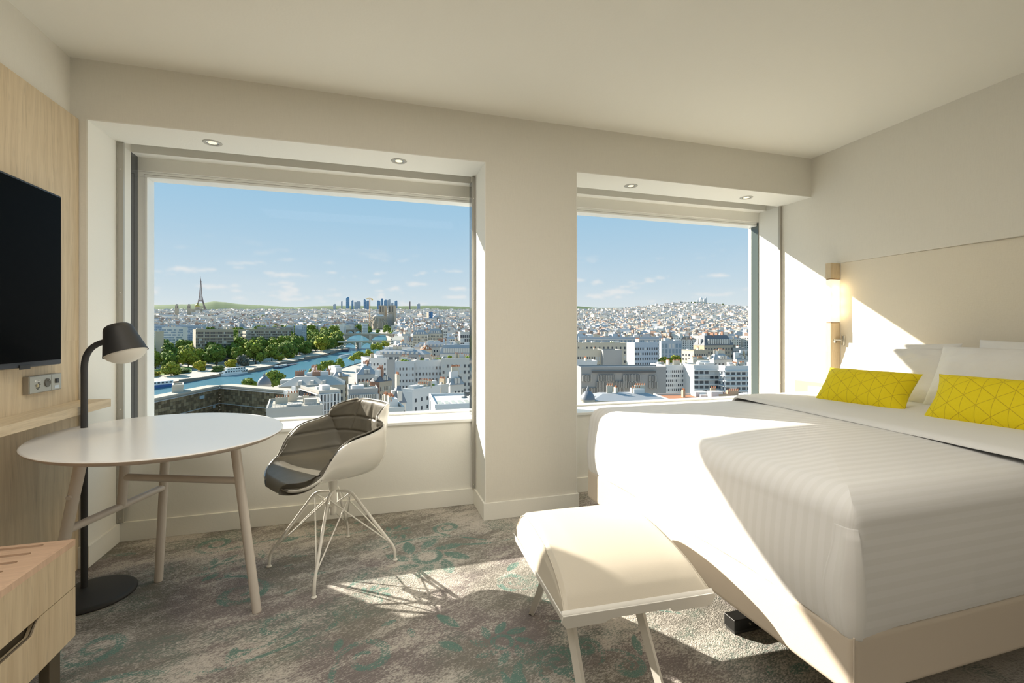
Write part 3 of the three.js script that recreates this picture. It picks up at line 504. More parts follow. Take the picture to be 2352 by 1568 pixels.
function drape(x0, x1, z0, z1, top, hem, fil, rc, bulge, per = 420, rows = 64) {
  // perimeter of a rounded rectangle, foot edge first
  const L = [z1 - z0 - 2 * rc, x1 - x0 - 2 * rc, z1 - z0 - 2 * rc, x1 - x0 - 2 * rc], q = rc * Math.PI / 2, tot = L.reduce((a, b) => a + b) + 4 * q;
  const perim = (s) => {                                    // position on the rectangle and outward normal
    s = ((s % 1) + 1) % 1 * tot;
    const C = [[x0 + rc, z1 - rc, Math.PI], [x1 - rc, z1 - rc, Math.PI / 2], [x1 - rc, z0 + rc, 0], [x0 + rc, z0 + rc, -Math.PI / 2]];
    const S = [[x0, z0 + rc, 0, 1, -1, 0], [x0 + rc, z1, 1, 0, 0, 1], [x1, z1 - rc, 0, -1, 1, 0], [x1 - rc, z0, -1, 0, 0, -1]];
    for (let k = 0; k < 4; k++) {
      if (s < L[k]) return [S[k][0] + S[k][2] * s, S[k][1] + S[k][3] * s, S[k][4], S[k][5]]; s -= L[k];
      if (s < q) { const a = C[k][2] - s / rc; return [C[k][0] + rc * Math.cos(a), C[k][1] + rc * Math.sin(a), Math.cos(a), Math.sin(a)]; } s -= q;
    }
    return [x0, z0 + rc, -1, 0];
  };
  const cx = (x0 + x1) / 2, cz = (z0 + z1) / 2;
  const f = (u, v) => {
    const [px, pz, nx, nz] = perim(u);
    const wv = 0.5;
    const hemY = hem(px, pz, nx, nz);
    if (v < wv) {                                           // side
      const t = v / wv, y = lerp(hemY, top - fil, t), b = bulge * Math.sin(Math.PI * Math.pow(t, 0.8)) + 0.006 * (fbm(px * 5 + nz * 3, pz * 5 + y * 2, 3, 5) - 0.5) * (1.3 - t) + 0.004 * (fbm((px + pz) * 16, y * 1.5, 2, 9) - 0.5) * (1 - t);
      return V3(px + nx * b, y, pz + nz * b);
    }
    const t = (v - wv) / (1 - wv), fr = 0.42;
    if (t < fr) { const a = t / fr * Math.PI / 2, d = fil * (1 - Math.cos(a)); return V3(clamp(px - nx * d, x0 + d, x1 - d), top - fil + fil * Math.sin(a), clamp(pz - nz * d, z0 + d, z1 - d)); }
    const k = (t - fr) / (1 - fr), ex = clamp(px - nx * fil, x0 + fil, x1 - fil), ez = clamp(pz - nz * fil, z0 + fil, z1 - fil), x = lerp(ex, cx, k), z = lerp(ez, cz, k);
    return V3(x, top + 0.016 * smooth(0, 0.5, k) + 0.007 * (fbm(x * 3.2, z * 3.2, 3, 33) - 0.5) * smooth(0, 0.2, k), z);
  };
  const uvf = (u, v, p) => { const [px, pz, nx, nz] = perim(u); const drop = Math.max(0, top - p.y); return [p.x, p.z + Math.sign(nz) * drop * smooth(0.35, 0.9, Math.abs(nz))]; };
  return { f, g: grid(f, per, rows, uvf, true), perim, tot };
}
{
  const hem = (x, z, nx, nz) => 0.383 - 0.014 * Math.exp(-(Math.pow(x - BX0, 2) + Math.pow(z - BZ1, 2)) / 0.01) + 0.004 * Math.sin(z * 9) - (nx < -0.5 ? 0.008 * Math.exp(-Math.pow((z - BZ0) / 0.1, 2)) : 0);
  const d = drape(BX0 + 0.004, 2.62, BZ0 + 0.004, BZ1 - 0.004, BTOP, hem, 0.085, 0.028, 0.014);
  const duvet = thing('duvet', 'white duvet with satin stripes spread over the bed', 'duvet', [0, 0, 0]);
  mesh('cover', d.g, sheetMat, duvet);
  // the foot panel of the cover laps round the near foot corner
  const uc = (BZ1 - BZ0 - 0.008 - 2 * 0.028 + 0.022) / d.tot;
  const lap = skin((u, v) => {
    const vv = lerp(0.004, 0.5, v), uu = uc + (u - 0.8) * 0.012 * (1 + 0.2 * Math.sin(v * 5)), p = d.f(uu, vv), [, , nx, nz] = d.perim(uu), lift = 0.0004 + 0.006 * smooth(0.1, 0.85, u) * smooth(1, 0.9, v) * (0.8 + 0.2 * Math.sin(v * 9 + 1));
    return V3(p.x + nx * lift, p.y, p.z + nz * lift);
  }, 24, 70, 0.0012, false);
  { const p = lap.attributes.position, q = lap.attributes.uv; for (let i = 0; i < p.count; i++) q.setXY(i, p.getX(i), BZ0 + 0.004 + 0.028 + (uc + (q.getX(i) - 0.8) * 0.012) * d.tot); }
  mesh('corner_lap', lap, sheetMat, duvet);
  // top sheet folded back in a broad band
  const fold = thing('folded_sheet', 'white sheet folded back in a band below the pillows', 'sheet', [0, 0, 0]);
  const x0 = (z) => lerp(2.10, 1.93, (z + 2.33) / 1.45);
  const band = (u, v) => {
    const z = lerp(BZ0 - 0.004, BZ1 + 0.004, v), e = x0(z) , x = lerp(e, 2.95, u);
    const s = Math.max(0, Math.abs(z - (BZ0 + BZ1) / 2) - (BZ1 - BZ0) / 2 + 0.095), a = Math.min(1, s / 0.1);
    const roll = 0.018 * Math.sqrt(clamp(u / 0.035));
    return V3(x, BTOP + 0.018 + roll - 0.105 * a * a * a + 0.006 * (fbm(x * 4, z * 4, 3, 14) - 0.5), z);
  };
  mesh('band', skin(band, 60, 90, 0.012, true), linen, fold);
}
// a plump pillow, w across (local x), h up (local y)
function pillowGeo(w, h, t, seed, pinch = 0.06, wr = 0.006, n = 56) {
  const half = (s) => grid((u, v) => {
    const a = 2 * u - 1, b = 2 * v - 1;
    const th = t / 2 * Math.pow(clamp(1 - Math.pow(Math.abs(a), 3.2)), 0.62) * Math.pow(clamp(1 - Math.pow(Math.abs(b), 2.8)), 0.62);
    const px = a * w / 2 * (1 - pinch * (1 - Math.pow(Math.abs(b), 1.6)) * Math.pow(Math.abs(a), 3)), py = b * h / 2 * (1 - pinch * (1 - Math.pow(Math.abs(a), 1.6)) * Math.pow(Math.abs(b), 3));
    const rim = clamp((1 - Math.max(Math.abs(a), Math.abs(b))) / 0.12);
    const fold = wr * (fbm(a * 3 + seed, b * 3, 4, seed) - 0.5) * 2 * rim + wr * 0.7 * (fbm(a * 1.4 + b * 5 + seed, b * 1.2 - a * 5, 2, seed + 5) - 0.5) * rim;
    return V3(s > 0 ? px : -px, py, s * (th + fold));
  }, n, n, (u, v) => [(s > 0 ? u : 1 - u) * w, v * h]);
  return [half(1), half(-1)];
}
function pillow(name, label, cat, pos, w, h, t, lean, turn, roll, mat, seed, group, pinch, wr) {
  const o = thing(name, label, cat, pos, 0, group);
  const m = mesh('cover', pillowGeo(w, h, t, seed, pinch, wr), mat, o);
  m.geometry.translate(0, h / 2, 0);
  const e = new THREE.Euler(-lean, -Math.PI / 2 + turn, roll, 'YXZ'); m.geometry.applyQuaternion(new THREE.Quaternion().setFromEuler(e));
  return o;
}
const TP = BTOP + 0.022;
pillow('pillow', 'white pillow standing at the back beside the bedside lamp', 'pillow', [2.95, TP - 0.02, -2.03], 0.62, 0.36, 0.15, 0.32, 0.02, 0.02, linen, 11, null, 0.05, 0.008);
pillow('pillow', 'white pillow at the back on the near side of the bed', 'pillow', [2.96, TP - 0.01, -1.33], 0.66, 0.37, 0.15, 0.30, 0, -0.015, linen, 12, null, 0.05, 0.008);
pillow('pillow', 'white pillow in front on the lamp side, half in sunlight', 'pillow', [2.79, TP - 0.015, -1.965], 0.60, 0.35, 0.17, 0.48, 0.03, 0.02, linen, 13, null, 0.05, 0.010);
pillow('pillow', 'white pillow in front on the near side behind the right cushion', 'pillow', [2.75, TP - 0.01, -1.425], 0.62, 0.36, 0.17, 0.46, -0.02, -0.01, linen, 14, null, 0.05, 0.010);
const cushTex = texture(1024, 1024, (i, j) => {
  const x = i / 1024, y = j / 1024; let d = 1; const s = 8, q = 7;               // triangular line net
  const a = x * s, b = y * q; 
  for (const v of [a, a * 0.5 + b * 0.5, a * 0.5 - b * 0.5 + 100]) { const f = Math.abs(v - Math.round(v)); d = Math.min(d, f); }
  const k = 1 - smooth(0.008, 0.022, d), n = 0.94 + 0.1 * fbm(i * 0.4, j * 0.4, 2, 3); return mix3([0.90 * n, 0.72 * n, 0.006], [0.50, 0.33, 0.012], k * 0.8);
});
const cushMat = phys(0xffffff, 0.8, { map: rep(cushTex, 1 / 0.42, 1 / 0.29), bumpMap: rep(cushTex, 1 / 0.42, 1 / 0.29), bumpScale: 0.0014, sheen: 0.3, sheenRoughness: 0.6 });
pillow('cushion', 'yellow oblong cushion with triangle net, half in sunlight', 'cushion', [2.45, TP - 0.022, -1.855], 0.47, 0.25, 0.15, 0.62, 0.06, 0.0, cushMat, 21, null, 0.10, 0.003);
pillow('cushion', 'yellow oblong cushion with triangle net, cut off by the frame', 'cushion', [2.40, TP - 0.02, -1.24], 0.54, 0.26, 0.15, 0.60, 0.05, 0.0, cushMat, 22, null, 0.10, 0.003);

/* ---------- head end ---------- */
{
  const o = tag(mesh('headboard', bx(XR - 0.006, XR - 0.0005, 0.3, 1.631, -2.526, -0.2, 0.002), std(lin(0.80, 0.745, 0.63), 0.85, 0, { bumpMap: rep(weaveBump, 3), bumpScale: 0.0008, map: rep(wallMap, 3) })), 'flat beige fabric headboard panel fixed to the wall above the bed', 'headboard');
  const s = new THREE.Shape([new THREE.Vector2(XR, 2.52), new THREE.Vector2(XR, 0.2), new THREE.Vector2(XR - 0.07, 0.2), new THREE.Vector2(XR - 0.008, 2.52)]);
  const g = new THREE.ExtrudeGeometry(s, { depth: CEIL - 1.632, bevelEnabled: false }); g.rotateX(-Math.PI / 2); g.translate(0, 1.632, 0);
  struct('wall_right_upper', uvm(g), M.wall, 'slightly proud upper wall over the headboard');
}
{
  const o = thing('bedside_lamp', 'oak bedside wall light with glowing section and chrome reading arm', 'wall lamp', [0, 0, 0]);
  const x0 = 3.120, x1 = 3.2065, z0 = -2.572, z1 = -2.530;
  mesh('top_cap', bx(x0, x1, 1.5195, 1.631, z0, z1, 0.003), M.oakPale, o);
  mesh('post', bx(x0, x1, 0.30, 1.203, z0, z1, 0.003), M.oakPale, o);
  for (const y of [1.2035, 1.514]) mesh('joint_strip', bx(x0 + 0.004, x1, y, y + 0.005, z0 + 0.003, z1 - 0.003), std(lin(0.25, 0.15, 0.07), 0.6), o);
  mesh('glowing_lamp_section', bx(x0 + 0.002, x1, 1.209, 1.5135, z0 + 0.001, z1 - 0.001, 0.002), std(lin(0.85, 0.8, 0.7), 0.5, 0, { emissive: lin(1.0, 0.86, 0.60), emissiveIntensity: 0.62 }), o);
  for (const y of [1.28, 1.36, 1.44]) { const l = new THREE.PointLight(0xffdfa8, 0.009, 0, 2); l.position.set(3.165, y, z1 + 0.016); l.castShadow = true; l.shadow.radius = 0.8; o.add(l); }
  const a = mesh('reading_light_mount', lathe([[0.0001, 0.006], [0.014, 0.005], [0.0165, 0.002], [0.0165, 0]], 28).rotateX(Math.PI / 2).translate(3.160, 1.075, z1), M.chrome, o);
  mesh('swivel_arm', rod([3.155, 1.083, z1 + 0.004], [3.19, 1.083, z1 + 0.03], 0.005, 0.005, 12), M.chrome, a);
  mesh('reading_light_head', lathe([[0.0001, 0.036], [0.010, 0.036], [0.011, 0.034], [0.011, -0.03], [0.009, -0.032], [0.0001, -0.032]], 24).translate(3.192, 1.078, z1 + 0.034), M.chrome, o);
}
{
  const o = thing('bedside_socket', 'white double socket on a pale wood plate beside the bed', 'socket', [XR, 0.60, -2.90]);
  mesh('wood_plate', bx(-0.012, -0.0005, 0, 0.16, 0, 0.32, 0.002), std(lin(0.42, 0.36, 0.27), 0.6), o);
  mesh('socket_plate', bx(-0.018, -0.012, 0.05, 0.13, 0.12, 0.27, 0.002), M.white, o);
  const s = mesh('power_socket', lathe([[0.0001, -0.004], [0.015, -0.004], [0.018, 0.0], [0.019, 0.0012], [0.0195, 0]], 28).rotateZ(Math.PI / 2).translate(-0.018, 0.092, 0.155), std(lin(0.55, 0.5, 0.38), 0.6), o);
  mesh('earth_pin', rod([-0.016, 0.098, 0.155], [-0.026, 0.098, 0.155], 0.0025, 0.002, 8), M.chrome, s);
}

/* ---------- ceiling lamps added out of view to brighten the shaded room ---------- */
function addedCeilingLamp(x, z, w, d, power, label) {
  const o = thing('added_ceiling_lamp', label, 'added ceiling lamp', [x, CEIL, z]);
  mesh('housing', bx(-w / 2 - 0.02, w / 2 + 0.02, -0.04, -0.0005, -d / 2 - 0.02, d / 2 + 0.02, 0.004), M.white, o);
  mesh('lamp_diffuser', bx(-w / 2, w / 2, -0.046, -0.0405, -d / 2, d / 2), std(lin(0.9, 0.88, 0.84), 0.5, 0, { emissive: lin(1, 0.95, 0.86), emissiveIntensity: 0.6 }), o);
  const l = new THREE.RectAreaLight(new THREE.Color().setRGB(1, 0.95, 0.86), power, w, d); l.position.set(0, -0.05, 0); l.rotation.x = -Math.PI / 2; o.add(l);
}
addedCeilingLamp(-0.05, -1.12, 2.1, 0.40, FILL, 'long white ceiling light added out of view across the middle of the room as fill');
addedCeilingLamp(0.6, 0.9, 2.4, 1.0, FILL * 0.12, 'broad white ceiling light added out of view at the back of the room as fill');

/* ---------- the city below, on ground that climbs gently away from the hotel ---------- */
const CA = 16.7 * Math.PI / 180, FW = V3(Math.sin(CA), 0, -Math.cos(CA)), RT = V3(Math.cos(CA), 0, Math.sin(CA));
const RISE = 57 / 1075, DROP = 60;
const lat = (px) => (px - 1176) / FOCAL;                     // bearing of a landmark, as sideways over forward
function hillAt(X, D) { const k = X / D; const h = 78 * Math.exp(-Math.pow((k - lat(1590)) / 0.125, 2)) * smooth(2600, 4700, D) * (1 - 0.6 * smooth(5000, 6500, D)); return h; }
const groundY = (X, D) => EYE - DROP + RISE * D + hillAt(X, D);
const place = (X, D, y = groundY(X, D)) => V3(FW.x * D + RT.x * X, y, FW.z * D + RT.z * X);
const topAt = (py, D) => EYE + (762 - py) * D / FOCAL;        // height that a roof line of that elevation has at distance D
const onGround = (px, py) => { const D = FOCAL * DROP / (py - 705); return [lat(px) * D, D]; };
const CM = {
  cream: std(lin(0.56, 0.50, 0.40), 0.9), pale: std(lin(0.60, 0.575, 0.53), 0.9), whiteWall: std(lin(0.66, 0.655, 0.64), 0.85), stone: std(lin(0.42, 0.365, 0.285), 0.9), greyWall: std(lin(0.33, 0.33, 0.325), 0.85), tan: std(lin(0.50, 0.40, 0.27), 0.9),
  zinc: std(lin(0.36, 0.375, 0.39), 0.55, 0.1), paleRoof: std(lin(0.47, 0.445, 0.40), 0.8), slate: std(lin(0.14, 0.15, 0.17), 0.6), gravel: std(lin(0.42, 0.385, 0.32), 0.95), brick: std(lin(0.36, 0.20, 0.135), 0.9), terracotta: std(lin(0.42, 0.18, 0.09), 0.9),
  glassDark: phys(lin(0.055, 0.065, 0.08), 0.15), glassBlue: phys(lin(0.16, 0.25, 0.34), 0.12, { metalness: 0.3 }), glassBrown: phys(lin(0.20, 0.155, 0.09), 0.25), blind: std(lin(0.55, 0.55, 0.54), 0.7), frameDark: std(lin(0.10, 0.10, 0.10), 0.5), rail: std(lin(0.52, 0.52, 0.50), 0.5, 0.3),
  lead: std(lin(0.20, 0.215, 0.24), 0.5, 0.3), gold: std(lin(0.62, 0.43, 0.10), 0.35, 0.7), iron: std(lin(0.25, 0.205, 0.20), 0.7), bluePanel: std(lin(0.03, 0.17, 0.40), 0.5), skyGlass: phys(lin(0.13, 0.26, 0.42), 0.25, { metalness: 0.2 }), skyGrey: std(lin(0.36, 0.42, 0.49), 0.6), quay: std(lin(0.50, 0.445, 0.36), 0.95), quayWall: std(lin(0.26, 0.235, 0.195), 0.95), lawn: std(lin(0.17, 0.26, 0.05), 0.95),
  trunk: std(lin(0.10, 0.075, 0.05), 0.9),
};
// ground
{
  const X = [], D = []; for (let i = 0; i <= 60; i++) X.push(lerp(-0.95, 0.72, i / 60)); for (let j = 0; j <= 70; j++) D.push(25 * Math.pow(9500 / 25, j / 70));
  const map = texture(256, 256, (i, j) => { const k = 0.8 + 0.35 * fbm(i * 0.12, j * 0.12, 4, 9); return [0.47 * k, 0.44 * k, 0.385 * k]; });
  const g = grid((u, v) => { const d = D[Math.round(v * 70)]; return place(X[Math.round(u * 60)] * d, d); }, 60, 70, (u, v, p) => [p.x / 120, p.z / 120]);
  struct('city_ground', g, std(0xffffff, 0.95, 0, { map }), 'streets and courts of the city');
}
function placed(o, px, D, turn = 0, y) { o.position.copy(place(lat(px) * D, D, y)); o.rotation.y = turn - CA; return o; }
// a block seen at its corner: px of the left end, corner and right end; roof line py at the corner
function block(name, label, cat, P, group) {
  const th = (P.th ?? 25) * Math.PI / 180, D = P.D, X0 = lat(P.xc) * D, reach = (px, a, b) => { const k = lat(px); return Math.abs((k * D - X0) / (a - k * b)); };
  const wr = P.wr ?? reach(P.xr, Math.cos(th), Math.sin(th)), wl = P.wl ?? Math.min(P.wlMax ?? 20, reach(P.xl, -Math.sin(th), Math.cos(th)));
  const y0 = P.yb ? topAt(P.yb, D) : groundY(X0, D) - 2, y1 = topAt(P.yt, D), h = y1 - y0;
  const o = thing(name, label, cat, [0, 0, 0], 0, group); placed(o, P.xc, D, th, y0);
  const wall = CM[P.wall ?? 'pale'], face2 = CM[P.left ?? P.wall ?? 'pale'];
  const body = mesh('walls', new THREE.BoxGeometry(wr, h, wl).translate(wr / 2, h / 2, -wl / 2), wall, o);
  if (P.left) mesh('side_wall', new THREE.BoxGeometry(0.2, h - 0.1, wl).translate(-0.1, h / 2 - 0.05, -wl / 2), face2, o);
  const R = rng((P.seed ?? Math.round(P.xc * 13 + D)) >>> 0);
  if (P.roof === 'mansard') {
    const rh = P.rh ?? 6, ins = P.inset ?? 2.4, a = 0.25;
    const g = new THREE.BufferGeometry(), v = [[-a, h, a], [wr + a, h, a], [wr + a, h, -wl - a], [-a, h, -wl - a], [ins, h + rh, -ins], [wr - ins, h + rh, -ins], [wr - ins, h + rh, -wl + ins], [ins, h + rh, -wl + ins]];
    const q = [[0, 1, 5, 4], [1, 2, 6, 5], [2, 3, 7, 6], [3, 0, 4, 7], [4, 5, 6, 7]], pos = []; for (const f of q) for (const k of [f[0], f[1], f[2], f[0], f[2], f[3]]) pos.push(...v[k]);
    g.setAttribute('position', new THREE.Float32BufferAttribute(pos, 3)); g.setAttribute('uv', new THREE.Float32BufferAttribute(new Float32Array(pos.length / 3 * 2), 2)); g.computeVertexNormals();
    const rf = mesh('mansard_roof', g, CM[P.roofMat ?? 'zinc'], o);
    const dn = P.dormers ?? Math.max(2, Math.round(wr / 4)), ds = [];
    for (let k = 0; k < dn; k++) { const x = (k + 0.5) / dn * (wr - 2 * ins) + ins; ds.push(new THREE.BoxGeometry(1.3, rh * 0.5, ins * 1.0).translate(x, h + rh * 0.36, -ins * 0.42)); }
    const dl = Math.max(0, Math.round(wl / 5)); for (let k = 0; k < dl; k++) { const z = -((k + 0.5) / dl * (wl - 2 * ins) + ins); ds.push(new THREE.BoxGeometry(ins, rh * 0.5, 1.3).translate(ins * 0.42, h + rh * 0.36, z)); }
    if (ds.length) { const d = mesh('dormers', ds, CM[P.dormMat ?? 'pale'], o); d.userData.kind = 'stuff'; }
    P.clut = h + rh;
  } else {
    mesh('flat_roof', new THREE.BoxGeometry(wr - 0.8, 0.3, wl - 0.8).translate(wr / 2, h + 0.02, -wl / 2), CM[P.roofMat ?? 'gravel'], o);
    mesh('parapet', [new THREE.BoxGeometry(wr + 0.3, 1, 0.4).translate(wr / 2, h + 0.3, -0.1), new THREE.BoxGeometry(wr + 0.3, 1, 0.4).translate(wr / 2, h + 0.3, -wl + 0.1), new THREE.BoxGeometry(0.4, 1, wl - 0.6).translate(0.1, h + 0.3, -wl / 2), new THREE.BoxGeometry(0.4, 1, wl - 0.6).translate(wr - 0.1, h + 0.3, -wl / 2)], CM[P.par ?? P.wall ?? 'pale'], o);
    P.clut = h + 0.2;
  }
  const win = [], sills = [], bl = [];
  const rows = P.floors ?? Math.max(2, Math.floor(h / 3.2)), fh = P.fh ?? 3.1, topG = P.topGap ?? 1.6;
  const face = (len, side, bays) => {
    if (!bays) return;
    for (let r = 0; r < rows; r++) { const yc = h - topG - (r + 0.5) * fh; if (yc < 1.5) break; for (let b = 0; b < bays; b++) {
      const c = (b + 0.5) / bays * len, ww = (P.ww ?? 0.42) * len / bays, wh = P.wh ?? 1.7, dst = R() < (P.blinds ?? 0.18) ? bl : win;
      dst.push(side ? new THREE.BoxGeometry(0.24, wh, ww).translate(side === 2 ? -0.2 : 0, yc, -c) : new THREE.BoxGeometry(ww, wh, 0.24).translate(c, yc, 0));
      if (P.sill) sills.push(side ? new THREE.BoxGeometry(0.7, 0.25, ww * 1.3).translate(-0.25, yc - wh / 2 - 0.1, -c) : new THREE.BoxGeometry(ww * 1.3, 0.25, 0.7).translate(c, yc - wh / 2 - 0.1, 0.25));
    } }
  };
  face(wr, 0, P.bays ?? 0); face(wl, P.left ? 2 : 1, P.lbays ?? 0);
  const stuff = (n, g, m) => { if (g.length) mesh(n, g, m, o).userData.kind = 'stuff'; };
  stuff('windows', win, CM[P.glass ?? 'glassDark']); stuff('blinds', bl, CM.blind); stuff('window_ledges', sills, CM[P.sill ?? 'pale']);
  if (P.bands) { const bd = []; for (let r = 0; r <= rows; r++) { const y = h - topG - r * fh; if (y < 1) break; bd.push(new THREE.BoxGeometry(wr + 0.4, P.bands, 0.9).translate(wr / 2, y, 0.3)); if (P.lbays) bd.push(new THREE.BoxGeometry(0.9, P.bands, wl).translate(-0.3, y, -wl / 2)); } stuff('floor_bands', bd, CM[P.bandMat ?? P.wall ?? 'pale']); }
  if (P.fins) { const fn = []; for (let k = 0; k <= P.fins; k++) fn.push(new THREE.BoxGeometry(0.5, h - topG, 0.8).translate(k / P.fins * wr, (h - topG) / 2, 0.3)); stuff('facade_fins', fn, CM[P.bandMat ?? P.wall ?? 'pale']); }
  // roof clutter
  const n = P.clutter ?? 4, ch = [], pots = [], bo = [], gr = [];
  const m = P.roof === 'mansard' ? Math.min((P.inset ?? 2.4) + 0.8, wr / 2 - 0.1, wl / 2 - 0.1) : 1.5, dn = P.roof === 'mansard' ? 2.2 : 0;
  for (let k = 0; k < n; k++) {
    const x = lerp(m, Math.max(m + 0.1, wr - m), R()), z = -lerp(m, Math.max(m + 0.1, wl - m), R()), t = R();
    if (t < 0.45) { const L = 1.6 + R() * 2.6, H = 1.5 + R() * 1.4, along = R() < 0.5; ch.push(new THREE.BoxGeometry(along ? L : 0.8, H + dn, along ? 0.8 : L).translate(x, P.clut + (H - dn) / 2 - 0.1, z)); for (let q = 0; q < L * 1.3; q++) pots.push(new THREE.CylinderGeometry(0.16, 0.2, 0.7, 6).translate(x + (along ? (q / 1.3 - L / 2 + 0.4) : 0), P.clut + H + 0.2, z + (along ? 0 : (q / 1.3 - L / 2 + 0.4)))); }
    else if (t < 0.85) { const L = 1.5 + R() * 4, W = 1.5 + R() * 3, H = 0.8 + R() * 1.6; bo.push(new THREE.BoxGeometry(Math.min(L, wr * 0.4), H + dn, Math.min(W, wl * 0.4)).translate(x, P.clut + (H - dn) / 2 - 0.1, z)); }
    else if (P.green) { for (let q = 0; q < 3; q++) gr.push(new THREE.IcosahedronGeometry(0.5 + 0.5 * R(), 1).translate(x + R() * 2, P.clut + 0.5, z + R())); }
  }
  stuff('chimney_stacks', ch, CM[P.chim ?? 'cream']); stuff('chimney_pots', pots, CM.terracotta); stuff('roof_boxes', bo, CM[P.box ?? 'whiteWall']); stuff('roof_plants', gr, leafMats[1]);
  o.userData.size = [wr, h, wl]; return o;
}
// trees
const leafMats = [lin(0.125, 0.195, 0.025), lin(0.18, 0.245, 0.028), lin(0.26, 0.30, 0.03), lin(0.085, 0.145, 0.035), lin(0.105, 0.12, 0.095), lin(0.36, 0.34, 0.025)].map((c) => std(c, 0.9));
function crown(seed, lobes, leaves) {                          // unit crown: inner masses and sprays of foliage over them
  const R = rng(seed), gs = [], L = [];
  for (let k = 0; k < lobes; k++) { const a = R() * 6.28, q = Math.sqrt(R()) * 0.60, y = 0.26 + R() * 0.56, s = (0.34 + 0.2 * R()) * (1.12 - 0.5 * Math.abs(y - 0.45)); L.push([Math.cos(a) * q * 0.5, y, Math.sin(a) * q * 0.5, s * 0.5]); }
  for (const [x, y, z, s] of L) { const g = new THREE.IcosahedronGeometry(s * 0.8, 1); g.translate(x, y, z); g.deleteAttribute('uv'); gs.push(g); }
  const pos = [], nor = [];
  for (let k = 0; k < leaves; k++) {
    const [x, y, z, s] = L[Math.floor(R() * lobes)], d = V3(R() - 0.5, R() - 0.42, R() - 0.5).normalize(), c = V3(x, y, z).addScaledVector(d, s * (0.86 + 0.3 * R()));
    const t = V3(R() - 0.5, R() - 0.5, R() - 0.5).cross(d).normalize(), b = d.clone().addScaledVector(V3(R() - 0.5, R() - 0.5, R() - 0.5), 1.3).cross(t).normalize(), w = 0.03 + 0.03 * R(), nn = d.clone().addScaledVector(V3(R() - 0.5, R() - 0.5, R() - 0.5), 1.5).normalize();
    const P = [[-1, -0.5], [1, -0.7], [0.7, 0.8], [-0.6, 1]].map(([i, j]) => c.clone().addScaledVector(t, i * w).addScaledVector(b, j * w));
    for (const i of [0, 1, 2, 0, 2, 3]) { pos.push(P[i].x, P[i].y, P[i].z); nor.push(nn.x, nn.y, nn.z); }
  }
  const g = new THREE.BufferGeometry(); g.setAttribute('position', new THREE.Float32BufferAttribute(pos, 3)); g.setAttribute('normal', new THREE.Float32BufferAttribute(nor, 3));
  return mergeGeometries([...gs, g]);
}
const crowns = []; for (let k = 0; k < 6; k++) crowns.push(crown(100 + k, 11, 1500));
const smallCrowns = []; for (let k = 0; k < 3; k++) smallCrowns.push(crown(200 + k, 7, 500));
const trunkGeo = new THREE.CylinderGeometry(0.018, 0.028, 0.4, 7).translate(0, 0.2, 0);
function tree(name, label, group, X, D, h, w, mat, kind, sm = false) {
  const o = thing(name, label, 'tree', [0, 0, 0], 0, group); o.position.copy(place(X, D)); o.rotation.y = kind * 1.7;
  const c = mesh('crown', (sm ? smallCrowns : crowns)[kind % (sm ? 3 : 6)], leafMats[mat], o); c.scale.set(w, h * 0.92, w); c.position.y = h * 0.1;
  const t = mesh('trunk', trunkGeo, CM.trunk, o); t.scale.set(h, h, h); return o;
}
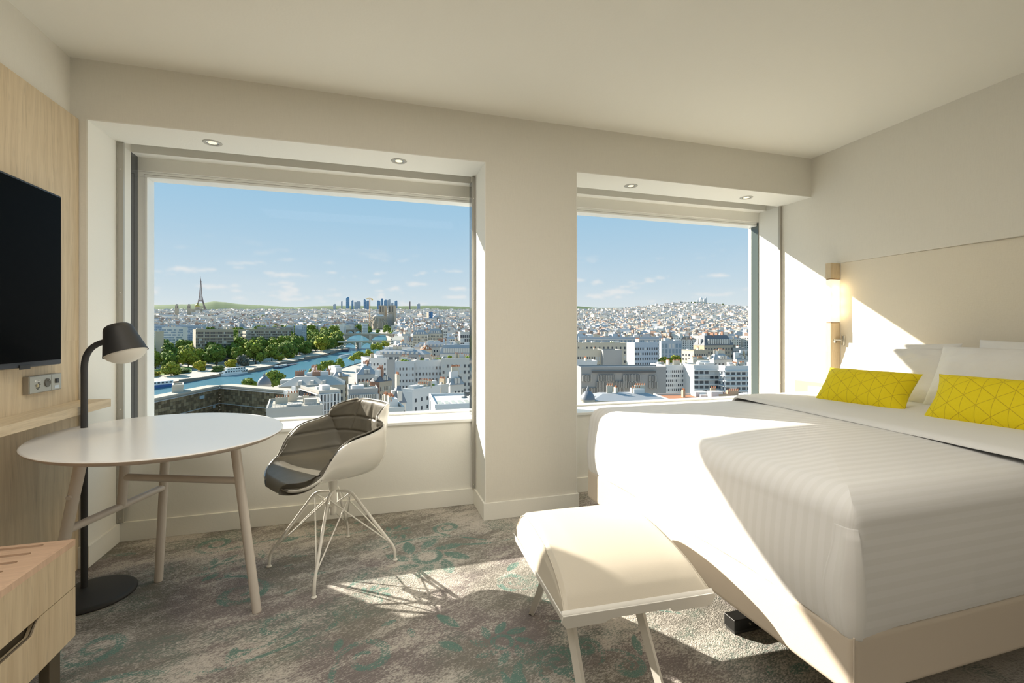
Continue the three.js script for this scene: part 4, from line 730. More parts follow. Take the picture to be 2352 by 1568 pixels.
{
  const R = rng(77), nearY = curve1([335, 400, 450, 520, 600, 680, 740, 790], [856, 850, 845, 840, 834, 822, 812, 800]);
  let n = 0;
  const taken = [];
  for (let row = 0; row < 12; row++) for (let px = 334 + (row % 3) * 5; px < (row > 5 ? 762 : 776); px += 9) {
    const x = px + (R() - 0.5) * 6, py = nearY(x) - row * 5.4 + (R() - 0.5) * 3, h = 16 + R() * 8, w = h * (0.8 + 0.2 * R()), m = Math.floor(R() * 6);
    if (x < 470 && row > 6) continue;
    const [X, D] = onGround(x, py); if (taken.some((t) => Math.hypot(t[0] - X, t[1] - D) < 0.5 * (t[2] + w))) continue;
    taken.push([X, D, w]);
    tree('riverside_tree', 'leafy green tree in the tree belt along the river', 'trees along the river', X, D, h, w, [0, 1, 1, 0, 2, 0][m], n++); }
  const single = (px, py, h, w, mat, label, sm) => { const [X, D] = onGround(px, py); tree('tree', label, null, X, D, h, w, mat, n++, sm); };
  single(393, 868, 13, 15, 2, 'drooping yellow-green willow by the moored white barge');
  single(460, 856, 11, 11, 5, 'bright yellow-green shrub tree beside the quay path');
  single(560, 845, 13, 12, 4, 'dark blue-green cedar by the quay above the white boat');
  single(530, 848, 10, 11, 5, 'yellow-green rounded tree left of the dark cedar');
  single(640, 832, 9, 12, 2, 'lime green tree on the quay left of the dark barge');
  single(500, 858, 7, 11, 3, 'low dull green bush on the quay edge');
  single(420, 862, 6, 12, 3, 'low olive bush next to the willow');
  single(350, 870, 7, 14, 5, 'yellow-green bush near the left edge of the wide window');
  single(666, 826, 8, 10, 2, 'small lime tree beside the quay steps');
  // right bank
  single(628, 893, 14, 16, 1, 'round green tree on the near bank beside the grey turret');
  single(572, 898, 9, 10, 1, 'small green tree on the near bank left of the turret');
  for (const [px, py] of [[727, 868], [745, 862], [762, 858], [780, 852]]) { const [X, D] = onGround(px, py); tree('bank_tree', 'bright green tree in the row on the near river bank', 'near bank tree row', X, D, 12, 12, 1, n++, true); }
  for (const [px, py] of [[815, 838], [832, 832], [848, 826], [858, 812], [872, 808], [884, 800]]) { const [X, D] = onGround(px, py); tree('bank_tree', 'lime green tree lining the far stretch of the near bank', 'far bank tree row', X, D, 12, 13, 2, n++, true); }
  for (const [px, py, s] of [[826, 766, 20], [838, 764, 22], [848, 768, 18], [890, 768, 20], [900, 772, 22], [905, 778, 18], [868, 770, 12], [884, 766, 14]]) { const [X, D] = onGround(px, py); tree('island_tree', 'green tree on the island around the cathedral', 'island trees', X, D, s, s * 1.1, 0, n++, true); }
  for (const [px, py] of [[803, 752], [812, 756]]) { const [X, D] = onGround(px, py); tree('distant_tree', 'dark green tree upstream of the left bridge end', 'trees at the left bridge end', X, D, 20, 22, 3, n++, true); }
  for (const [px, py] of [[915, 794], [930, 792], [945, 790], [960, 792], [985, 789], [1000, 788]]) { const [X, D] = onGround(px, py); tree('square_tree', 'fresh green tree in front of the long cream terrace', 'trees before the cream terrace', X, D, 13, 14, 2, n++, true); }
  for (const [px, py] of [[1046, 753], [1060, 749], [1075, 752]]) { const [X, D] = onGround(px, py); tree('park_tree', 'green park tree among roofs at the right of the wide window', 'park trees at right', X, D, 22, 19, 1, n++, true); }
  for (const [px, py] of [[575, 745], [588, 742], [600, 738], [607, 733]]) { const [X, D] = onGround(px, py); tree('park_tree', 'green tree of the park among roofs left of the cathedral', 'park trees among roofs', X, D, 26, 36, 1, n++, true); }
  for (const [px, py] of [[1516, 864], [1527, 856], [1541, 862], [1553, 855], [1566, 863]]) { const [X, D] = onGround(px, py); tree('street_tree', 'yellow-green street tree beyond the grey louvred block', 'street trees beyond the louvred block', X, D, 15, 10, 2, n++); }
  for (const [px, py] of [[1680, 852], [1700, 846]]) { const [X, D] = onGround(px, py); tree('street_tree', 'yellow-green street tree right of the stone mansard block', 'street trees by the mansard block', X, D, 16, 11, 2, n++); }
  for (const [px, py] of [[1434, 753], [1447, 752], [1669, 765], [1682, 763]]) { const [X, D] = onGround(px, py); tree('distant_tree', 'small green tree among the far pale roofs', 'green specks among far roofs', X, D, 18, 14, 2, n++, true); }
}
// river, quays, bridges, boats
const gp = (px, py, up = 0) => { const [X, D] = onGround(px, py); const p = place(X, D); p.y += up; return p; };
function sheet(name, left, right, up, mat, kind = 'structure', label) {    // ribbon between two banks
  const n = left.length, pos = [], uv = [], idx = [];
  for (let i = 0; i < n; i++) { const a = gp(...left[i], up), b = gp(...right[i], up); pos.push(a.x, a.y, a.z, b.x, b.y, b.z); uv.push(a.x / 60, a.z / 60, b.x / 60, b.z / 60); if (i) idx.push(2 * i - 2, 2 * i - 1, 2 * i + 1, 2 * i - 2, 2 * i + 1, 2 * i); }
  const g = new THREE.BufferGeometry(); g.setAttribute('position', new THREE.Float32BufferAttribute(pos, 3)); g.setAttribute('uv', new THREE.Float32BufferAttribute(uv, 2)); g.setIndex(idx); g.computeVertexNormals();
  const o = mesh(name, g, mat); o.userData.kind = kind; if (label) o.userData.label = label; return o;
}
{
  const wav = texture(256, 256, (i, j) => fbm(i * 0.2, j * 0.5, 4, 3), false);
  const left = [[320, 892], [412, 882], [500, 866], [580, 855], [645, 840], [700, 828], [760, 815], [792, 803], [796, 790], [797, 777], [797, 765], [798, 755]];
  const right = [[320, 925], [420, 915], [520, 902], [620, 885], [700, 868], [770, 850], [840, 830], [880, 805], [884, 790], [888, 778], [884, 768], [830, 757]];
  sheet('river_water', left, right, 0.6, phys(lin(0.055, 0.17, 0.22), 0.28, { bumpMap: wav, bumpScale: 0.25, specularIntensity: 0.5 }), 'structure', 'blue-green river');
  const off = (a, d) => a.map(([x, y]) => [x - d * 2, y - d]);
  sheet('quay_pavement', [[320, 868], [412, 862], [500, 850], [580, 843], [645, 830], [700, 818], [760, 806], [788, 796]], [[320, 890], [412, 881], [500, 865], [580, 854], [645, 839], [700, 827], [760, 814], [791, 803]], 2.2, CM.quay, 'structure', 'pale stone quay');
  sheet('lawn', [[320, 856], [360, 853], [400, 850], [440, 848]], [[320, 872], [360, 868], [400, 864], [440, 860]], 2.4, CM.lawn, 'structure', 'green lawn by the quay');
  const q = []; const edge = [[412, 882], [505, 866], [585, 855], [645, 840], [700, 828], [760, 815], [791, 803]];
  for (let i = 1; i < edge.length; i++) { const a = gp(...edge[i - 1]), b = gp(...edge[i]), L = a.distanceTo(b), g = new THREE.BoxGeometry(L, 4, 1.2); g.rotateY(-Math.atan2(b.z - a.z, b.x - a.x)); g.translate((a.x + b.x) / 2, (a.y + b.y) / 2 + 0.7, (a.z + b.z) / 2); q.push(g); }
  const qo = mesh('quay_wall', q, CM.quayWall); qo.userData.kind = 'structure'; qo.userData.label = 'dark stone quay wall along the river';
}
function boat(name, label, px0, py0, px1, py1, h, decks, hullMat, cabMat) {
  const a = gp(px0, py0, 0.7), b = gp(px1, py1, 0.7), L = a.distanceTo(b), W = Math.max(4.2, L * 0.11);
  const o = thing(name, label, 'boat', [(a.x + b.x) / 2, Math.min(a.y, b.y), (a.z + b.z) / 2], -Math.atan2(b.z - a.z, b.x - a.x));
  const s = new THREE.Shape(); s.moveTo(-L / 2, -W / 2); s.lineTo(L * 0.38, -W / 2); s.quadraticCurveTo(L * 0.47, -W * 0.4, L / 2, 0); s.quadraticCurveTo(L * 0.47, W * 0.4, L * 0.38, W / 2); s.lineTo(-L / 2, W / 2); s.closePath();
  const hull = new THREE.ExtrudeGeometry(s, { depth: h * 0.4, bevelEnabled: false }); hull.rotateX(-Math.PI / 2); mesh('hull', hull, hullMat, o);
  for (let k = 0; k < decks; k++) { const l = L * (0.74 - 0.16 * k), y = h * (0.4 + 0.42 * k); const c = mesh('cabin', new THREE.BoxGeometry(l, h * 0.42, W * 0.74).translate(-L * 0.06, y + h * 0.21, 0), cabMat, o); const n = Math.round(l / 2.6), w = []; for (let i = 0; i < n; i++) for (const z of [-1, 1]) w.push(new THREE.BoxGeometry(l / n * 0.6, h * 0.17, 0.1).translate((i + 0.5) / n * l - l / 2 - L * 0.06, y + h * 0.25, z * W * 0.372)); mesh('cabin_windows', w, CM.glassDark, c).userData.kind = 'stuff'; }
  mesh('wheelhouse', new THREE.BoxGeometry(L * 0.07, h * 0.5, W * 0.5).translate(L * 0.3, h * 0.6, 0), cabMat, o);
  return o;
}
const wb = std(lin(0.84, 0.84, 0.82), 0.5), nb = std(lin(0.05, 0.06, 0.09), 0.6), bb = std(lin(0.05, 0.14, 0.36), 0.5);
boat('river_boat', 'long white river boat moored at the quay below the cedar', 508, 866, 579, 855, 5.4, 2, wb, wb);
boat('moored_barge', 'blue and white barge moored at the left edge of the wide window', 322, 897, 410, 885, 6, 1, bb, wb);
boat('dark_barge', 'long dark barge moored along the far quay', 655, 842, 715, 829, 2.6, 0, nb, wb);
boat('dark_barge', 'dark barge with small white cabin behind the white boat', 632, 848, 662, 841, 3.6, 1, nb, wb);
boat('tour_boat', 'white tour boat sailing on the river below the bridges', 779, 824, 808, 816, 4, 1, wb, std(lin(0.6, 0.64, 0.66), 0.3));
boat('moored_barge', 'dark houseboat moored by the left end of the green bridge', 792, 808, 801, 797, 4, 1, nb, std(lin(0.3, 0.25, 0.2), 0.8));
function bridge(name, label, pxA, pyA, pxB, pyB, deck, wid, spans, mat, matP, rise) {
  const a = gp(pxA, pyA), b = gp(pxB, pyB), L = Math.hypot(b.x - a.x, b.z - a.z), base = (a.y + b.y) / 2;
  const o = thing(name, label, 'bridge', [a.x, base, a.z], -Math.atan2(b.z - a.z, b.x - a.x));
  mesh('deck', new THREE.BoxGeometry(L + 12, 1.4, wid).translate(L / 2, deck, 0), mat, o);
  for (const z of [-1, 1]) mesh('parapet', new THREE.BoxGeometry(L + 12, 1.1, 0.4).translate(L / 2, deck + 1.2, z * (wid / 2 - 0.3)), matP, o);
  for (let k = 0; k < spans; k++) {
    const x0 = k / spans * L, x1 = (k + 1) / spans * L, s = new THREE.Shape(); s.moveTo(x0, deck - 0.4); s.lineTo(x0, 0.4); s.quadraticCurveTo((x0 + x1) / 2, rise * 2, x1, 0.4); s.lineTo(x1, deck - 0.4);
    const hole = spans > 2; const t = new THREE.Shape(); t.moveTo(x0, deck - 0.6); t.lineTo(x0, 0.3); t.quadraticCurveTo((x0 + x1) / 2, rise * 2, x1, 0.3); t.lineTo(x1, deck - 0.6); t.lineTo(x0, deck - 0.6);
    if (hole) { const r = new THREE.Shape(); const N = 14, up = [], dn = []; for (let i = 0; i <= N; i++) { const q = i / N, y = 0.4 + 4 * (rise - 0.2) * q * (1 - q), x = lerp(x0, x1, q); up.push([x, y + 0.9]); dn.push([x, y]); } r.moveTo(...up[0]); up.slice(1).forEach((p) => r.lineTo(...p)); dn.reverse().forEach((p) => r.lineTo(...p)); r.closePath(); for (const z of [-1, 1]) mesh('arch', new THREE.ExtrudeGeometry(r, { depth: 0.7, bevelEnabled: false }).translate(0, 0, z * (wid / 2 - 0.8) - 0.35), mat, o); const po = []; for (let i = 1; i < N; i++) for (const z of [-1, 1]) { const y = up[i][1]; if (deck - y > 0.6) po.push(new THREE.BoxGeometry(0.35, deck - y, 0.35).translate(up[i][0], (deck + y) / 2, z * (wid / 2 - 0.8))); } if (po.length) mesh('arch_posts', po, mat, o).userData.kind = 'stuff'; }
    else mesh('arch', new THREE.ExtrudeGeometry(t, { depth: wid * 0.9, bevelEnabled: false }).translate(0, 0, -wid * 0.45), mat, o);
    if (k) mesh('pier', new THREE.BoxGeometry(4, deck, wid * 1.05).translate(x0, deck / 2 - 1, 0), matP, o);
  }
}
bridge('arch_bridge', 'green steel bridge with three arches over the river', 783, 803, 899, 797, 9.5, 13, 3, std(lin(0.34, 0.38, 0.26), 0.7), CM.pale, 8);
bridge('stone_bridge', 'pale stone bridge behind the green steel bridge', 792, 783, 908, 781, 11, 20, 2, CM.stone, CM.cream, 10);
bridge('far_bridge', 'low grey bridge towards the island', 795, 766, 832, 765, 8, 16, 2, CM.stone, CM.pale, 6);

// landmarks far away
{
  const D = 4500, o = thing('lattice_tower', 'tall iron lattice tower on the horizon at the left', 'tower'); placed(o, 461, D, 0.6, groundY(lat(461) * D, D) - 6);
  const H = topAt(635, D) - o.position.y, hw = curve1([0, 0.08, 0.18, 0.21, 0.33, 0.37, 0.5, 0.7, 0.86, 1], [62, 50, 36, 33, 21, 18.5, 11.5, 6.2, 3.6, 2.4]);
  for (const sx of [-1, 1]) for (const sz of [-1, 1]) {
    const g = []; let last = null;
    for (let k = 0; k <= 26; k++) { const t = k / 26 * 0.87, w = hw(t), in_ = lerp(15, 1.5, Math.min(1, t / 0.5)), c = [[w, w], [w - in_, w], [w, w - in_], [w - in_, w - in_]].map(([x, z]) => [x * sx, t * H, z * sz]); if (last) { for (let i = 0; i < 4; i++) g.push(rod(last[i], c[i], 1.9, 1.9, 4)); g.push(rod(last[0], c[1], 1.2, 1.2, 4), rod(last[1], c[0], 1.2, 1.2, 4), rod(last[0], c[2], 1.2, 1.2, 4), rod(last[2], c[0], 1.2, 1.2, 4)); } last = c; }
    mesh('leg', g, CM.iron, o);
  }
  const br = []; for (let k = 10; k <= 26; k++) { const t = k / 26 * 0.87, w = hw(t), y = t * H; for (const s of [-1, 1]) { br.push(rod([-w, y, s * w], [w, y, s * w], 0.7, 0.7, 4), rod([s * w, y, -w], [s * w, y, w], 0.7, 0.7, 4)); if (k < 26) { const t2 = (k + 1) / 26 * 0.87, w2 = hw(t2); br.push(rod([-w, y, s * w], [w2, t2 * H, s * w2], 0.6, 0.6, 4), rod([w, y, s * w], [-w2, t2 * H, s * w2], 0.6, 0.6, 4)); } } }
  mesh('cross_bracing', br, CM.iron, o);
  const plat = (t, e, h) => mesh('platform', new THREE.BoxGeometry(2 * hw(t) + e, h, 2 * hw(t) + e).translate(0, t * H, 0), CM.iron, o);
  plat(0.19, 6, 7); plat(0.36, 6, 6); plat(0.87, 7, 7);
  mesh('spire', [rod([0, H * 0.87, 0], [0, H * 0.94, 0], 4.5, 2.6, 10), rod([0, H * 0.94, 0], [0, H, 0], 1.4, 0.6, 8)], CM.iron, o);
  const ar = []; for (let q = 0; q < 4; q++) { const c = []; for (let i = 0; i <= 14; i++) { const a = Math.PI * i / 14; const p = V3(Math.cos(a) * 37, 8 + Math.sin(a) * 37, 55 - 16 * Math.sin(a)).applyAxisAngle(V3(0, 1, 0), q * Math.PI / 2); c.push(p); } ar.push(new THREE.TubeGeometry(new THREE.CatmullRomCurve3(c), 24, 1.6, 5)); }
  mesh('base_arches', ar, CM.iron, o);
}
function domed(name, label, px, D, py, w, mat, drum, cat = 'dome', lantern = true) {
  const o = thing(name, label, cat); placed(o, px, D, 0, groundY(lat(px) * D, D)); const H = topAt(py, D) - o.position.y, r = w / 2, d0 = H - r * 2.1;
  mesh('base', new THREE.BoxGeometry(w * 2.1, d0 * 0.72, w * 1.5).translate(0, d0 * 0.36, 0), CM.stone, o);
  mesh('drum', lathe([[r * 0.96, d0 * 0.7], [r * 0.96, d0], [r * 1.03, d0], [r * 1.03, d0 + r * 0.12]], 24), drum, o);
  mesh('dome_roof', lathe([[r, d0], [r * 0.97, d0 + r * 0.35], [r * 0.8, d0 + r * 0.8], [r * 0.5, d0 + r * 1.15], [r * 0.2, d0 + r * 1.32]], 24), mat, o);
  if (lantern) mesh('lantern', lathe([[r * 0.2, d0 + r * 1.28], [r * 0.19, d0 + r * 1.6], [r * 0.08, d0 + r * 1.75], [0.01, d0 + r * 2.1]], 12), mat, o);
}
domed('gilded_dome', 'golden church dome at the foot of the lattice tower', 453, 3600, 694, 34, CM.gold, CM.stone);
domed('leaded_dome', 'large grey dome among roofs at the right of the bed-side window', 1689, 1100, 753, 19, CM.lead, CM.stone);
domed('roof_turret', 'grey lead turret dome on a near roof by the round tree', 607, 232, 853, 6.2, CM.lead, CM.zinc);
domed('roof_turret', 'grey lead egg-shaped turret low in the bed-side window', 1350, 150, 884, 4.6, CM.lead, CM.cream);
domed('clock_tower', 'stone tower with green-grey dome at the left frame edge', 346, 1500, 703, 15, CM.lead, CM.stone, 'tower');
for (const [px, l] of [[406, 'square stone church tower left of the golden dome'], [434, 'slimmer stone church tower next to the golden dome']]) { const o = thing('church_tower', l, 'tower'); const D = 2300; placed(o, px, D, 0.5, groundY(lat(px) * D, D)); const H = topAt(698, D) - o.position.y; mesh('shaft', new THREE.BoxGeometry(15, H * 0.7, 15).translate(0, H * 0.35, 0), CM.stone, o); mesh('belfry', [new THREE.BoxGeometry(12, H * 0.2, 12).translate(0, H * 0.8, 0), lathe([[5.5, H * 0.9], [5.5, H * 0.97], [3, H]], 12)], CM.stone, o); mesh('openings', [-1, 1].flatMap((s) => [new THREE.BoxGeometry(2.4, H * 0.14, 12.4).translate(s * 3, H * 0.8, 0), new THREE.BoxGeometry(12.4, H * 0.14, 2.4).translate(0, H * 0.8, s * 3)]), CM.frameDark, o); }
{
  const D = 1300, o = thing('cathedral', 'gothic cathedral with two square towers under repair scaffolding', 'cathedral'); placed(o, 878, D, -0.12, groundY(lat(878) * D, D)); const H = topAt(700, D) - o.position.y, s = D / FOCAL;
  for (const x of [-11.5, 11.5]) { const t = mesh('tower', new THREE.BoxGeometry(14.5 * s, H, 14 * s).translate(x * s, H / 2, -38), CM.stone, o); mesh('belfry_openings', [-3.2, 3.2].map((q) => new THREE.BoxGeometry(2.6 * s, H * 0.26, 0.6).translate((x + q) * s, H * 0.84, -38 + 7 * s + 0.2)), CM.frameDark, t); mesh('tower_cornice', [0.7, 0.985].map((q) => new THREE.BoxGeometry(15.6 * s, 1.6, 15 * s).translate(x * s, H * q, -38)), CM.stone, t); }
  mesh('nave', new THREE.BoxGeometry(22 * s, H * 0.52, 60).translate(0, H * 0.26, 0), CM.stone, o);
  mesh('roof_tarpaulin', new THREE.CylinderGeometry(9 * s, 12 * s, 4.5, 20).translate(0, H * 0.54, 22), CM.whiteWall, o);
  mesh('apse', lathe([[12 * s, 0], [12 * s, H * 0.46], [9 * s, H * 0.52], [0.1, H * 0.55]], 16).translate(0, 0, 30), CM.stone, o);
  for (let k = 0; k < 9; k++) { const a = (k / 8 - 0.5) * Math.PI * 1.1, c = V3(Math.sin(a), 0, Math.cos(a)); mesh('flying_buttress', [rod([c.x * 11 * s, H * 0.45, 30 + c.z * 11 * s], [c.x * 21 * s, H * 0.2, 30 + c.z * 21 * s], 1.1, 1.4, 5), rod([c.x * 21 * s, 0, 30 + c.z * 21 * s], [c.x * 21 * s, H * 0.28, 30 + c.z * 21 * s], 1.6, 1.0, 5)], CM.stone, o); }
  const sc = []; for (const sx of [-1, 1]) for (let i = 0; i < 9; i++) { sc.push(new THREE.BoxGeometry(0.5, H * 0.6, 0.5).translate(sx * (15 + i * 1.2) * s, H * 0.3, 10 - i)); sc.push(new THREE.BoxGeometry(10 * s, 0.6, 0.6).translate(sx * 20 * s, (i + 1) / 9 * H * 0.58, 6)); }
  mesh('scaffolding', sc, std(lin(0.40, 0.40, 0.40), 0.7), o).userData.kind = 'stuff';
  const c = thing('tower_crane', 'yellow tower crane beside the cathedral', 'crane'); placed(c, 849, 1280, 0.3, groundY(lat(849) * 1280, 1280)); const Hc = topAt(685, 1280) - c.position.y, yel = std(lin(0.75, 0.46, 0.06), 0.6), lad = [];
  for (let k = 0; k < 26; k++) { const y = k / 26 * Hc, y2 = (k + 1) / 26 * Hc; for (const [a, b] of [[-1.2, -1.2], [1.2, -1.2], [-1.2, 1.2], [1.2, 1.2]]) lad.push(rod([a, y, b], [a, y2, b], 0.28, 0.28, 4)); lad.push(rod([-1.2, y, 1.2], [1.2, y2, 1.2], 0.2, 0.2, 4), rod([1.2, y, -1.2], [-1.2, y2, -1.2], 0.2, 0.2, 4)); }
  mesh('mast', lad, std(lin(0.55, 0.30, 0.08), 0.6), c); mesh('jib', [new THREE.BoxGeometry(18, 1.6, 1.6).translate(-1, Hc * 0.985, 0), rod([-9, Hc * 0.985, 0], [0, Hc * 1.02, 0], 0.3, 0.3, 4), rod([8, Hc * 0.985, 0], [0, Hc * 1.02, 0], 0.3, 0.3, 4)], yel, c); mesh('counterweight', new THREE.BoxGeometry(4, 4, 2.4).translate(6.5, Hc * 0.965, 0), yel, c);
}
{
  const D = 4750, o = thing('basilica', 'white domed basilica on top of the hill', 'church'); placed(o, 1610, D, -0.4, groundY(lat(1610) * D, D)); const H = topAt(682, D) - o.position.y;
  mesh('body', new THREE.BoxGeometry(86, H * 0.46, 96).translate(0, H * 0.2, 0), CM.whiteWall, o);
  const dm = (x, z, r, h) => mesh('dome', lathe([[r, 0], [r, h * 0.45], [r * 0.98, h * 0.6], [r * 0.75, h * 0.82], [r * 0.3, h * 0.97], [0.1, h]], 16).translate(x, H * 0.42, z), CM.whiteWall, o);
  dm(0, 0, 19, H * 0.54); for (const [x, z] of [[-30, 28], [30, 28], [-30, -28], [30, -28]]) dm(x, z, 9, H * 0.28);
  mesh('bell_tower', [new THREE.BoxGeometry(17, H * 0.86, 17).translate(44, H * 0.43, -46), lathe([[8, H * 0.86], [6, H * 0.94], [0.1, H * 1.04]], 10).translate(44, 0, -46)], CM.whiteWall, o);
  const R = rng(5); for (let k = 0; k < 13; k++) { const px = 1572 + k * 7.4 + R(), d = 4560 + (k % 2) * 60 + R() * 30; tree('hill_tree', 'dark green tree on the hillside below the basilica', 'trees on the basilica hill', lat(px) * d, d, 26 + R() * 10, 30, 3, k, true); }
}
{
  const D = 8600, L = [[[765, 772], 698, 'skyGrey', 'low round grey tower at the left end of the skyscraper cluster'], [[783, 787], 691, 'skyGrey', 'thin dark tower left of the tallest skyscraper'], [[794, 803], 682, 'skyGlass', 'tallest rounded blue skyscraper of the cluster'], [[807, 812], 689, 'skyGlass', 'slant-topped blue skyscraper right of the tallest one'], [[813, 829], 692, 'skyGrey', 'wide stepped office tower in the left half of the cluster'], [[835, 841], 687, 'skyGlass', 'blue skyscraper just left of the crane'], [[841, 848], 690, 'skyGlass', 'blue office tower behind the crane'], [[866, 874], 690, 'skyGlass', 'dark blue tower left above the cathedral'], [[874.5, 880], 685, 'skyGlass', 'pointed blue skyscraper above the cathedral'], [[881.5, 888.5], 688, 'skyGlass', 'bright blue skyscraper between the cathedral towers'], [[889, 897], 687, 'skyGrey', 'pale blue skyscraper above the right cathedral tower'], [[898, 904], 695, 'skyGrey', 'low pale office block right of the cathedral towers'], [[906, 913], 690, 'skyGlass', 'curved blue tower at the right end of the cluster'], [[939, 943], 692, 'iron', 'lone thin brown tower right of the cluster'], [[957, 965], 697, 'skyGrey', 'lone grey stepped tower furthest right of the skyline']];
  for (const [[a, b], py, m, label] of L) {
    const o = thing('skyscraper', label, 'skyscraper', [0, 0, 0], 0, 'skyscrapers on the horizon'), px = (a + b) / 2; placed(o, px, D, 0.35, groundY(lat(px) * D, D)); const H = topAt(py, D) - o.position.y, w = (b - a) / FOCAL * D * 0.86;
    if (py < 686) { mesh('shaft', lathe([[w / 2, 0], [w / 2, H * 0.86], [w * 0.44, H * 0.95], [w * 0.3, H]], 14).scale(1, 1, 0.8), CM[m], o); mesh('crown_cap', lathe([[w * 0.3, H - 0.5], [0.01, H]], 14).scale(1, 1, 0.8), CM[m], o); }
    else { mesh('shaft', new THREE.BoxGeometry(w, H * 0.93, w * 0.7).translate(0, H * 0.465, 0), CM[m], o); mesh('crown_cap', new THREE.BoxGeometry(w * 0.6, H * 0.07, w * 0.6).translate(w * (px % 2 ? 0.15 : -0.15), H * 0.965, 0), CM[m], o); }
    const w2 = []; for (let k = 1; k < 7; k++) w2.push(new THREE.BoxGeometry(w * 0.9, H * 0.012, w * 0.72).translate(0, H * k / 7.6, 0)); mesh('storey_bands', w2, CM.skyGrey, o).userData.kind = 'stuff';
  }
}
// wooded hills on the horizon
function ridge(name, label, D, pts, mat) {
  const c = curve1(pts.map((p) => p[0]), pts.map((p) => p[1])), x0 = pts[0][0], x1 = pts[pts.length - 1][0];
  const g = grid((u, v) => { const px = lerp(x0, x1, u), X = lat(px) * D, d = D + (v - 0.5) * 900, y = groundY(X, D) - 20, t = topAt(c(px), D) + 6 * (fbm(px * 0.35, 3, 3, 4) - 0.5); return place(X * d / D, d, lerp(y, t, Math.sin(Math.PI * clamp(v)))); }, 90, 10);
  const o = mesh(name, g, mat); o.userData.kind = 'structure'; o.userData.label = label;
}
ridge('wooded_hill', 'wooded hill behind the lattice tower', 7600, [[325, 701], [400, 699], [440, 698], [470, 695], [490, 692], [520, 694], [550, 698], [620, 702], [680, 706], [720, 712]], std(lin(0.10, 0.16, 0.06), 0.95));
ridge('distant_hill', 'low wooded hill on the horizon right of the skyscrapers', 9000, [[640, 712], [700, 704], [800, 702], [900, 703], [1000, 702], [1100, 705]], std(lin(0.10, 0.15, 0.06), 0.95));
ridge('distant_hill', 'low wooded hills at the edges of the bed-side window', 9000, [[1310, 701], [1340, 704], [1380, 707], [1500, 705], [1600, 703], [1700, 704], [1760, 706]], std(lin(0.10, 0.15, 0.06), 0.95));

